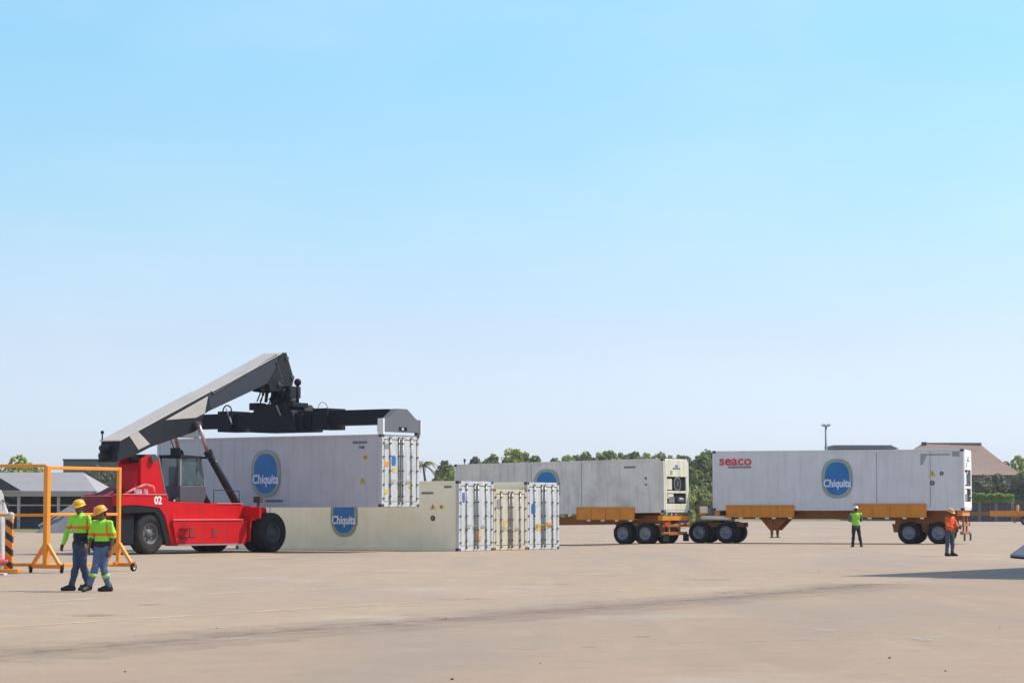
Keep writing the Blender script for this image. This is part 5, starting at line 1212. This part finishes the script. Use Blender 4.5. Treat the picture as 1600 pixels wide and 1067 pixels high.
# grey tarpaulin heap in front of it
Yt = 176; q = thing('covered_stockpile', 'grey tarpaulin-covered stockpile standing before the open shed', 'stockpile', (PX(120, Yt), Yt, 0))
M_tarp = mat('grey_tarpaulin', (0.25, 0.235, 0.245), 0.7, damt=0.3); b = MB(); b.m(M_tarp)
X_ = lambda px: PX(px, Yt) - PX(120, Yt)
pts = [(X_(58), 0.03), (X_(62), 0.55), (X_(98), PZ(793, Yt)), (X_(116), PZ(785, Yt)), (X_(150), PZ(786, Yt)), (X_(205), PZ(800, Yt)), (X_(215), 0.03)]
vs = []; NS = 10
for j in range(NS + 1):
    v = j / NS; k_ = 1 - 0.55 * abs(2 * v - 1) ** 2
    for i in range(len(pts) * 4 - 3):
        a, fr_ = divmod(i, 4); p0, p1 = pts[a], pts[min(a + 1, len(pts) - 1)]; x = p0[0] + (p1[0] - p0[0]) * fr_ / 4; z = p0[1] + (p1[1] - p0[1]) * fr_ / 4
        vs.append((x, v * 7, max(0.02, z * (k_ if 0 < j < NS else 0.0 if j in (0, NS) else 1) + 0.12 * noise.noise(Vector((x, v * 5, z))))))
m_ = len(pts) * 4 - 3
b.add(vs, [(j * m_ + i, j * m_ + i + 1, (j + 1) * m_ + i + 1, (j + 1) * m_ + i) for j in range(NS) for i in range(m_ - 1)], True); b.build('tarpaulin', None, q)
b = MB(); b.m(M_boomb).bar((X_(60), 0.5, 0.5), (X_(112), 1.0, PZ(788, Yt)), 0.3, 0.12); b.build('ridge_board', None, q)
# long flat-roofed building behind
Yb = 255; t = thing('flat_roofed_building', 'long olive-grey flat-roofed building behind the stacker boom', 'building', (PX(101, Yb), Yb, 0)); bx0 = 0; bx1 = PX(262, Yb) - PX(101, Yb); zt_ = PZ(718, Yb)
b = MB(); b.m(M_bwall).box(bx0 + 1.6, bx1, 0.8, 14, 0, zt_ - 0.7); b.build('wall', None, t)
b = MB(); b.m(M_bwall).box(bx0, bx1 + 0.5, -0.5, 15, PZ(740, Yb), zt_ - 0.15); b.m(M_darkin).box(bx0 - 0.05, bx1 + 0.55, -0.55, 15.05, zt_ - 0.149, zt_); b.m(M_gtrim).box(bx0 - 0.1, bx1 + 0.6, -0.6, 15.1, zt_ + 0.001, zt_ + 0.06); b.build('roof', None, t)
for i in range(4):
    w_ = MB(); xx = 2.4 + i * 2.2; w_.m(M_glass if False else M_darkin).box(xx, xx + 1.3, 0.76, 0.799, 1.2, 2.6); w_.build('window', None, t)
# brown hipped roof hall at right
Yh = 400; X0 = lambda px: PX(px, Yh + 9) - PX(1480, Yh); t = thing('roofed_hall', 'big hall with steep pinkish-brown hipped roof behind the right trailer', 'hall', (PX(1480, Yh), Yh, 0))
zr1, zr2, ze_ = PZ(692, Yh + 9), PZ(695, Yh + 9), PZ(742, Yh)
ea, eb = PX(1368, Yh) - PX(1480, Yh), PX(1600, Yh) - PX(1480, Yh)
ra, rb_ = X0(1443), X0(1532)
b = MB(); b.m(M_broof)
mid = lambda x0_, x1_, u: x0_ + (x1_ - x0_) * u
def hipring(u, k):   # u 0 eave .. 1 ridge, concave
    z = ze_ + (zr1 - ze_) * (u ** 1.18); return [(mid(ea, ra, u), mid(0, 9, u), z), (mid(eb, rb_, u), mid(0, 9, u), z - 0.3 * u), (mid(eb, rb_, u), mid(18, 9, u), z - 0.3 * u), (mid(ea, ra, u), mid(18, 9, u), z)]
vs = []; 
for i in range(7): vs += hipring(i / 6, 0)
b.add(vs, [(j * 4 + i, j * 4 + (i + 1) % 4, j * 4 + 4 + (i + 1) % 4, j * 4 + 4 + i) for j in range(6) for i in range(4)]); 
b.m(M_darkin).box(ra - 0.3, ra + 0.35, 8.4, 9.6, zr1 - 0.9, zr1 + 0.12); b.m(M_broof).box(ra + 0.3, rb_ + 0.1, 8.8, 9.2, zr1 - 0.35, zr1 + 0.02)
b.build('roof', None, t)
b = MB(); b.m(M_bwall).box(ea + 1.5, eb - 1.5, 1.2, 16.8, 0, ze_ + 0.3); b.build('wall', None, t)
for i in range(6):
    b = MB(); xx = ea + 3 + i * 3.6; b.m(M_darkin).box(xx, xx + 2.2, 1.16, 1.199, 1.5, 4.5); b.build('window', None, t)
# grey roof building
Yg = 430; t = thing('grey_roofed_building', 'low grey building with a thin pale roof edge behind the lettered container', 'building', (PX(1303, Yg), Yg, 0)); L_ = PX(1402, Yg) - PX(1303, Yg); zt_ = PZ(696, Yg)
b = MB(); b.m(M_gwall).box(0.5, L_ - 1.0, 0.5, 12, 0, zt_ - 0.62); b.build('wall', None, t)
b = MB(); b.m(M_gwall).prism([(0, zt_ - 0.6), (L_ + 0.3, zt_ - 0.6), (L_ - 1.0, zt_ - 0.05), (0, zt_ - 0.05)], lambda x, z: (x, 0, z), lambda x, z: (x, 13, z)); b.m(M_gtrim).box(-0.1, L_ - 0.95, -0.1, 13.1, zt_ - 0.049, zt_ + 0.07); b.build('roof', None, t)
for i in range(5):
    w_ = MB(); xx = 1.2 + i * 1.9; w_.m(M_darkin).box(xx, xx + 1.1, 0.46, 0.499, 1.2, 2.6); w_.build('window', None, t)
# low wall/building glimpsed between the trailers
Yk = 330; t = thing('low_building', 'low dark building with a pale roof line glimpsed between the two loaded trailers', 'building', (PX(1060, Yk), Yk, 0)); L_ = PX(1150, Yk) - PX(1060, Yk)
b = MB(); b.m(M_darkin).box(0.2, L_ - 0.2, 0.2, 6, 0, PZ(774, Yk)); b.m(M_rust).box(0.3, L_ - 0.3, 0.15, 0.199, PZ(789, Yk), PZ(784, Yk)); b.build('wall', None, t)
b = MB(); b.m(M_gwall).box(0, L_, 0, 6.2, PZ(774, Yk) + 0.001, PZ(770.5, Yk)); b.build('roof', None, t)
for i in range(2):
    w_ = MB(); xx = 1.6 + i * 3.2; w_.m(M_gwall).box(xx, xx + 1.0, 0.16, 0.199, 1.6, 2.6); w_.build('window', None, t)
# dark boundary wall under the right hedge
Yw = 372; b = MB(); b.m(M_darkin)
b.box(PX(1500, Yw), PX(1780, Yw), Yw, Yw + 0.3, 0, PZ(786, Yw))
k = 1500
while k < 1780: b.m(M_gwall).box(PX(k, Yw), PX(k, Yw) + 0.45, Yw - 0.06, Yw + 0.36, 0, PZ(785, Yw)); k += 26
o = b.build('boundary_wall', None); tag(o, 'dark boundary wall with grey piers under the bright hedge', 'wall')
# light mast
Ym = 410; t = thing('light_mast', 'tall thin floodlight mast rising behind the lettered container', 'light mast', (PX(1290.5, Ym), Ym, 0)); zt_ = PZ(666, Ym)
M_mast = mat('galvanised_mast', (0.22, 0.23, 0.25), 0.5, 0.3)
b = MB(); b.m(M_mast).cyl((0, 0, 0), (0, 0, zt_), 0.30, 0.17, 12); b.build('pole', None, t)
b = MB(); b.m(M_mast).box(-0.62, 0.62, -0.08, 0.08, zt_ - 0.05, zt_ + 0.08); b.box(-0.08, 0.08, -0.5, 0.5, zt_ - 0.12, zt_ + 0.02); b.build('crossarm', None, t)
for xx in (-0.58, -0.2, 0.3, 0.6):
    b = MB(); b.m(M_mast).box(xx - 0.16, xx + 0.16, -0.25, 0.12, zt_ + 0.08, zt_ + 0.34); b.m(M_lamp).box(xx - 0.13, xx + 0.13, -0.262, -0.251, zt_ + 0.11, zt_ + 0.31); b.build('floodlight', None, t, 0.02)
b = MB(); b.m(M_darkin).cyl((0, 0, 0), (0, 0, 6.9), 0.07, n=8); b.box(-0.15, 0.15, -0.1, 0.1, 6.5, 6.9); o = b.build('thin_post', None); o.location = (PX(726, 330), 330, PZ(717, 330) - 6.9); tag(o, 'thin dark post poking up behind the grimy container', 'post')

# ---------------------------------------------------------------- trees
def leaf_mat(name, col, var=0.35):
    m = bpy.data.materials.new(name); m.use_nodes = True; n = m.node_tree; b = n.nodes['Principled BSDF']; b.inputs['Roughness'].default_value = 0.6
    t = n.nodes.new('ShaderNodeTexCoord'); q = n.nodes.new('ShaderNodeTexNoise'); q.inputs['Scale'].default_value = 0.8; q.inputs['Detail'].default_value = 6
    n.links.new(t.outputs['Object'], q.inputs['Vector']); r = n.nodes.new('ShaderNodeMapRange'); r.inputs['From Min'].default_value = 0.3; r.inputs['From Max'].default_value = 0.7; r.inputs['To Min'].default_value = 1 - var; r.inputs['To Max'].default_value = 1 + var
    h = n.nodes.new('ShaderNodeHueSaturation'); h.inputs['Color'].default_value = (*col, 1); n.links.new(q.outputs['Fac'], r.inputs['Value']); n.links.new(r.outputs[0], h.inputs['Value']); n.links.new(h.outputs[0], b.inputs['Base Color'])
    tr = n.nodes.new('ShaderNodeBsdfTranslucent'); n.links.new(h.outputs[0], tr.inputs['Color']); mx = n.nodes.new('ShaderNodeMixShader'); mx.inputs[0].default_value = 0.42
    n.links.new(b.outputs[0], mx.inputs[1]); n.links.new(tr.outputs[0], mx.inputs[2]); n.links.new(mx.outputs[0], n.nodes['Material Output'].inputs[0]); return m
M_lf = [leaf_mat('leaf_mid_green', (0.25, 0.28, 0.085)), leaf_mat('leaf_light_green', (0.36, 0.39, 0.09)), leaf_mat('leaf_dark_green', (0.19, 0.225, 0.08)), leaf_mat('leaf_olive', (0.19, 0.19, 0.10)), leaf_mat('leaf_bright_hedge', (0.28, 0.40, 0.05), 0.2), leaf_mat('leaf_dry_olive', (0.16, 0.15, 0.10))]
M_bark = mat('bark', (0.12, 0.09, 0.065), 0.9, bump=0.3, bscale=8); M_palebark = mat('pale_bark', (0.5, 0.46, 0.42), 0.8)
def crown_mesh(name, seed, H, Wd, material, n=2600, leaf=0.42, bottom=0.28, lobes=11, gaps=0.25):
    rnd = random.Random(seed); b = MB(); b.m(material); lb = []
    for i in range(lobes):
        a = rnd.uniform(0, 6.283); rr_ = rnd.uniform(0, 0.33) * Wd; z = rnd.uniform(bottom + 0.16, 0.86) * H
        shrink = 1 - max(0, (z / H - 0.55)) * 1.1
        lb.append((Vector((math.cos(a) * rr_ * shrink, math.sin(a) * rr_ * shrink, z)), rnd.uniform(0.13, 0.24) * Wd, rnd.uniform(0.10, 0.17) * H))
    lb.append((Vector((rnd.uniform(-.1, .1) * Wd, 0, 0.86 * H)), 0.16 * Wd, 0.14 * H))
    for i in range(n):
        c, rx, rz = rnd.choice(lb); u = Vector((rnd.gauss(0, 1), rnd.gauss(0, 1), rnd.gauss(0, 1))).normalized()
        if noise.noise(u * 2.3 + c) < -gaps: continue
        k = rnd.uniform(0.55, 1.12) ** 0.6; p = c + Vector((u.x * rx * k, u.y * rx * k, u.z * rz * k))
        s_ = leaf * rnd.uniform(0.5, 1.25); nrm = (u + Vector((rnd.gauss(0, .6), rnd.gauss(0, .6), rnd.gauss(0, .6)))).normalized(); q = nrm.to_track_quat('Z', 'Y').to_matrix() @ Matrix.Rotation(rnd.uniform(0, 6.28), 3, 'Z')
        vs = [p + q @ Vector(v) * s_ for v in ((-0.5, -0.32, 0), (0.1, -0.5, 0.12), (0.55, 0.05, 0), (0.05, 0.48, 0.1), (-0.48, 0.3, 0))]
        b.add(vs, [(0, 1, 2, 3, 4)])
    zs = [v[2] for v in b.v]; z1 = sorted(zs)[-12]; z0 = min(zs); k_ = (H - z0) / (z1 - z0)
    b.v = [(v[0], v[1], z0 + (v[2] - z0) * k_) for v in b.v]
    for i, (c, rx, rz) in enumerate(lb): lb[i] = (Vector((c.x, c.y, z0 + (c.z - z0) * k_)), rx, rz)
    return b, lb
def make_tree(name, label, seed, x, y, H, Wd, material, bark=M_bark, group=None, cat='tree', **k):
    t = thing(name, label, cat, (x, y, 0), 0, group)
    b, lb = crown_mesh('crown', seed, H, Wd, material, **k); b.build('crown', None, t, fix=False)
    tb = MB(); tb.m(bark); fork = Vector((0.1, 0, H * 0.32)); tb.cyl((0, 0, 0), fork, 0.028 * H, 0.020 * H, 10)
    for c, rx, rz in lb[:7]:
        m_ = fork.lerp(c, 0.5) + Vector((0, 0, 0.03 * H)); tb.cyl(fork, m_, 0.013 * H, 0.009 * H, 7); tb.cyl(m_, c, 0.009 * H, 0.003 * H, 6)
    tb.build('trunk', None, t); return t
def tree_top(px, py, Y): return PX(px, Y), PZ(py, Y)
TG = 'trees behind the loaded trailers'
spec = [  # px, top y, distance, width px, material, label
 (692, 720, 330, 42, 0, 'bushy tree right of the palm, left of the grimy container'),
 (712, 735, 300, 34, 1, 'light green bush low behind the cream container'),
 (768, 710, 360, 46, 0, 'loose-crowned tree behind the left end of the grimy container'),
 (800, 701, 350, 56, 1, 'tallest light green tree above the grimy container'),
 (838, 712, 370, 36, 2, 'dark tree just right of the tallest one above the grimy container'),
 (885, 712, 380, 36, 1, 'light leafy tree above the middle of the grimy container'),
 (918, 706, 360, 50, 0, 'uneven green tree above the emblem side of the grimy container'),
 (952, 704, 370, 54, 0, 'broad green tree above the right half of the grimy container'),
 (990, 706, 380, 48, 2, 'dark green tree above the right end of the grimy container'),
 (1030, 708, 360, 60, 0, 'round-topped tree directly above the cream cooling unit'),
 (1072, 712, 340, 70, 2, 'tall dark tree in the gap between the loaded containers'),
 (1108, 703, 330, 60, 2, 'dark green tree touching the left end of the lettered container'),
 (1090, 735, 310, 46, 0, 'mid-green bush low in the gap between the loaded containers'),
 (1070, 755, 300, 26, 1, 'light green shrub beside the cream cooling unit'),
 (745, 714, 380, 40, 3, 'olive-green tree above the left corner of the grimy container'),
 (822, 707, 390, 44, 0, 'green tree wedged behind the tallest one above the grimy container'),
 (862, 716, 400, 40, 3, 'low olive tree between the tallest tree and the emblem of the grimy container'),
 (902, 711, 400, 44, 3, 'olive-green tree over the middle of the grimy container'),
 (935, 709, 410, 44, 1, 'light green tree over the right half of the grimy container'),
 (971, 708, 400, 44, 3, 'olive tree among the taller ones over the grimy container'),
 (1010, 709, 400, 46, 1, 'light green tree left of the round-topped one over the cooling unit'),
 (1052, 713, 400, 50, 0, 'mid-green tree just right of the round-topped one over the cooling unit'),
 (1126, 706, 380, 50, 3, 'olive-green tree peeping over the lettering end of the white container'),
 (1592, 712, 420, 66, 1, 'light green tree at the right edge behind the hall roof'),
 (1570, 722, 430, 40, 2, 'dark tree behind the right slope of the hall roof'),
 (1535, 742, 380, 50, 3, 'dark olive shrub under the hall eaves, left of three'),
 (1562, 740, 382, 54, 3, 'dark olive shrub under the hall eaves, middle of three'),
 (1594, 738, 378, 50, 3, 'dark olive shrub under the hall eaves, right of three'),
 (22, 712, 300, 80, 1, 'round light green tree rising over the open shed roof'),
 (-40, 720, 300, 80, 0, 'green tree left of the round one over the open shed'),
 (52, 724, 310, 46, 1, 'small light green tree right of the round one over the open shed'),
]
for i, (px, py, Y, wpx, mi, lab) in enumerate(spec):
    x, H = tree_top(px, py, Y); Wd = wpx / F * Y * 1.15
    make_tree('broadleaf_tree', lab, 100 + i, x, Y, H, max(Wd, 3), M_lf[mi], group=TG if 700 < px < 1140 else None, n=2400 if wpx < 50 else 3400, leaf=0.5 * Y / 360, bottom=0.0 if H < 7 else 0.12)
make_tree('broadleaf_tree', 'thin pale-trunked tree with dry olive leaves before the flat-roofed building', 300, PX(158, 215), 215, PZ(728, 215), 5.0, M_lf[5], bark=M_palebark, n=1500, leaf=0.24, bottom=0.35, gaps=0.1)
# hedge
b = MB(); b.m(M_lf[4]); rnd = random.Random(9); Yq = 368
for i in range(5200):
    x = rnd.uniform(PX(1515, Yq), PX(1582, Yq)); top = PZ(772, Yq) + 0.8 * noise.noise(Vector((x * 0.8, 0, 0))) + 0.3 * noise.noise(Vector((x * 3, 0, 5))); z = PZ(785, Yq) + (top - PZ(785, Yq)) * rnd.random() ** 0.6; y = Yq + rnd.uniform(-0.9, 0.9)
    if noise.noise(Vector((x * 0.4, z * 0.8, 3))) < -0.32: continue
    p = Vector((x, y, z)); q = Matrix.Rotation(rnd.uniform(0, 6.28), 3, 'Z') @ Matrix.Rotation(rnd.uniform(-1.2, 1.2), 3, 'X'); s_ = rnd.uniform(0.12, 0.3)
    b.add([p + q @ Vector(v) * s_ for v in ((-0.5, -0.4, 0), (0.5, -0.3, 0.1), (0.4, 0.5, 0), (-0.4, 0.4, 0.1))], [(0, 1, 2, 3)])
ht = thing('hedge', 'bright yellow-green clipped hedge along the dark boundary wall', 'hedge', (0, 0, 0)); b.build('foliage', None, ht, fix=False)
b = MB(); b.m(M_bark)
k = 1518
while k < 1582: b.cyl((PX(k, Yq), Yq, 0), (PX(k, Yq), Yq, PZ(779, Yq)), 0.06, n=6); k += 9
b.build('stems', None, ht)
# palm
Yp = 280; t = thing('palm_tree', 'ragged coconut palm beside the right end of the lifted container', 'palm', (PX(664, Yp), Yp, 0)); zc = PZ(727, Yp)
b = MB(); b.m(M_bark)
P = [Vector((0.25 * math.sin(i * 0.5), 0, zc * i / 8)) for i in range(9)]
for i in range(8): b.cyl(P[i], P[i + 1], 0.20 - 0.01 * i, 0.19 - 0.01 * i, 10)
b.build('trunk', None, t)
rnd = random.Random(5); top = P[-1]
for k in range(17):
    a = k * 2.4 + rnd.uniform(-.2, .2); el = rnd.uniform(-0.1, 1.2); Lf = rnd.uniform(1.7, 2.5); d = Vector((math.cos(a), math.sin(a), 0)); b = MB(); b.m(M_lf[3] if k % 3 else M_lf[1]); sp_ = []
    for i in range(9):
        u = i / 8; sp_.append(top + d * Lf * (math.cos(el) * u * 0.75 + 0.25 * u) + Vector((0, 0, Lf * (math.sin(el) * u - 0.85 * u * u))))
    b.tube(sp_, 0.03, 5)
    for i in range(1, 9):
        for sd_ in (-1, 1):
            for h_ in (0, 0.5):
                p = sp_[i - 1].lerp(sp_[i], h_ + 0.25); side = d.cross(Vector((0, 0, 1))) * sd_; tip = p + side * 0.5 * (1.1 - i / 9) + d * 0.25 - Vector((0, 0, 0.28)); b.add([p - d * 0.03, p + d * 0.05, tip], [(0, 1, 2)])
    b.build('frond', None, t, fix=False)
# far wood closing the horizon
b = MB(); b.m(M_lf[2]); rnd = random.Random(77)
for i in range(26000):
    x = rnd.uniform(-190, 190); Yy = 520 + rnd.uniform(-14, 14); top = 6.2 + 1.6 * noise.noise(Vector((x * 0.06, 0, 1))) + 0.9 * noise.noise(Vector((x * 0.3, 0, 4)))
    z = top * rnd.random() ** 0.7; p = Vector((x, Yy, z)); q = Matrix.Rotation(rnd.uniform(0, 6.28), 3, 'Z') @ Matrix.Rotation(rnd.uniform(-1.3, 1.3), 3, 'X'); s_ = rnd.uniform(0.5, 1.2)
    b.add([p + q @ Vector(v) * s_ for v in ((-0.5, -0.4, 0), (0.5, -0.3, 0.1), (0.4, 0.5, 0), (-0.4, 0.4, 0.1))], [(0, 1, 2, 3)])
o = b.build('distant_wood', None, fix=False); o['kind'] = 'stuff'; o['label'] = 'low far-off belt of green woodland along the horizon'; o['category'] = 'woodland'

# ---------------------------------------------------------------- air
b = MB(); b.box(-950, 950, -250, 950, -1.2, 21)
hm_ = bpy.data.materials.new('haze_air'); hm_.use_nodes = True; n = hm_.node_tree; n.nodes.remove(n.nodes['Principled BSDF'])
pv = n.nodes.new('ShaderNodeVolumePrincipled'); pv.inputs['Density'].default_value = 0.00016; pv.inputs['Color'].default_value = (0.90, 0.93, 1.0, 1)
n.links.new(pv.outputs[0], n.nodes['Material Output'].inputs['Volume'])
o = b.build('haze', hm_); o['kind'] = 'stuff'
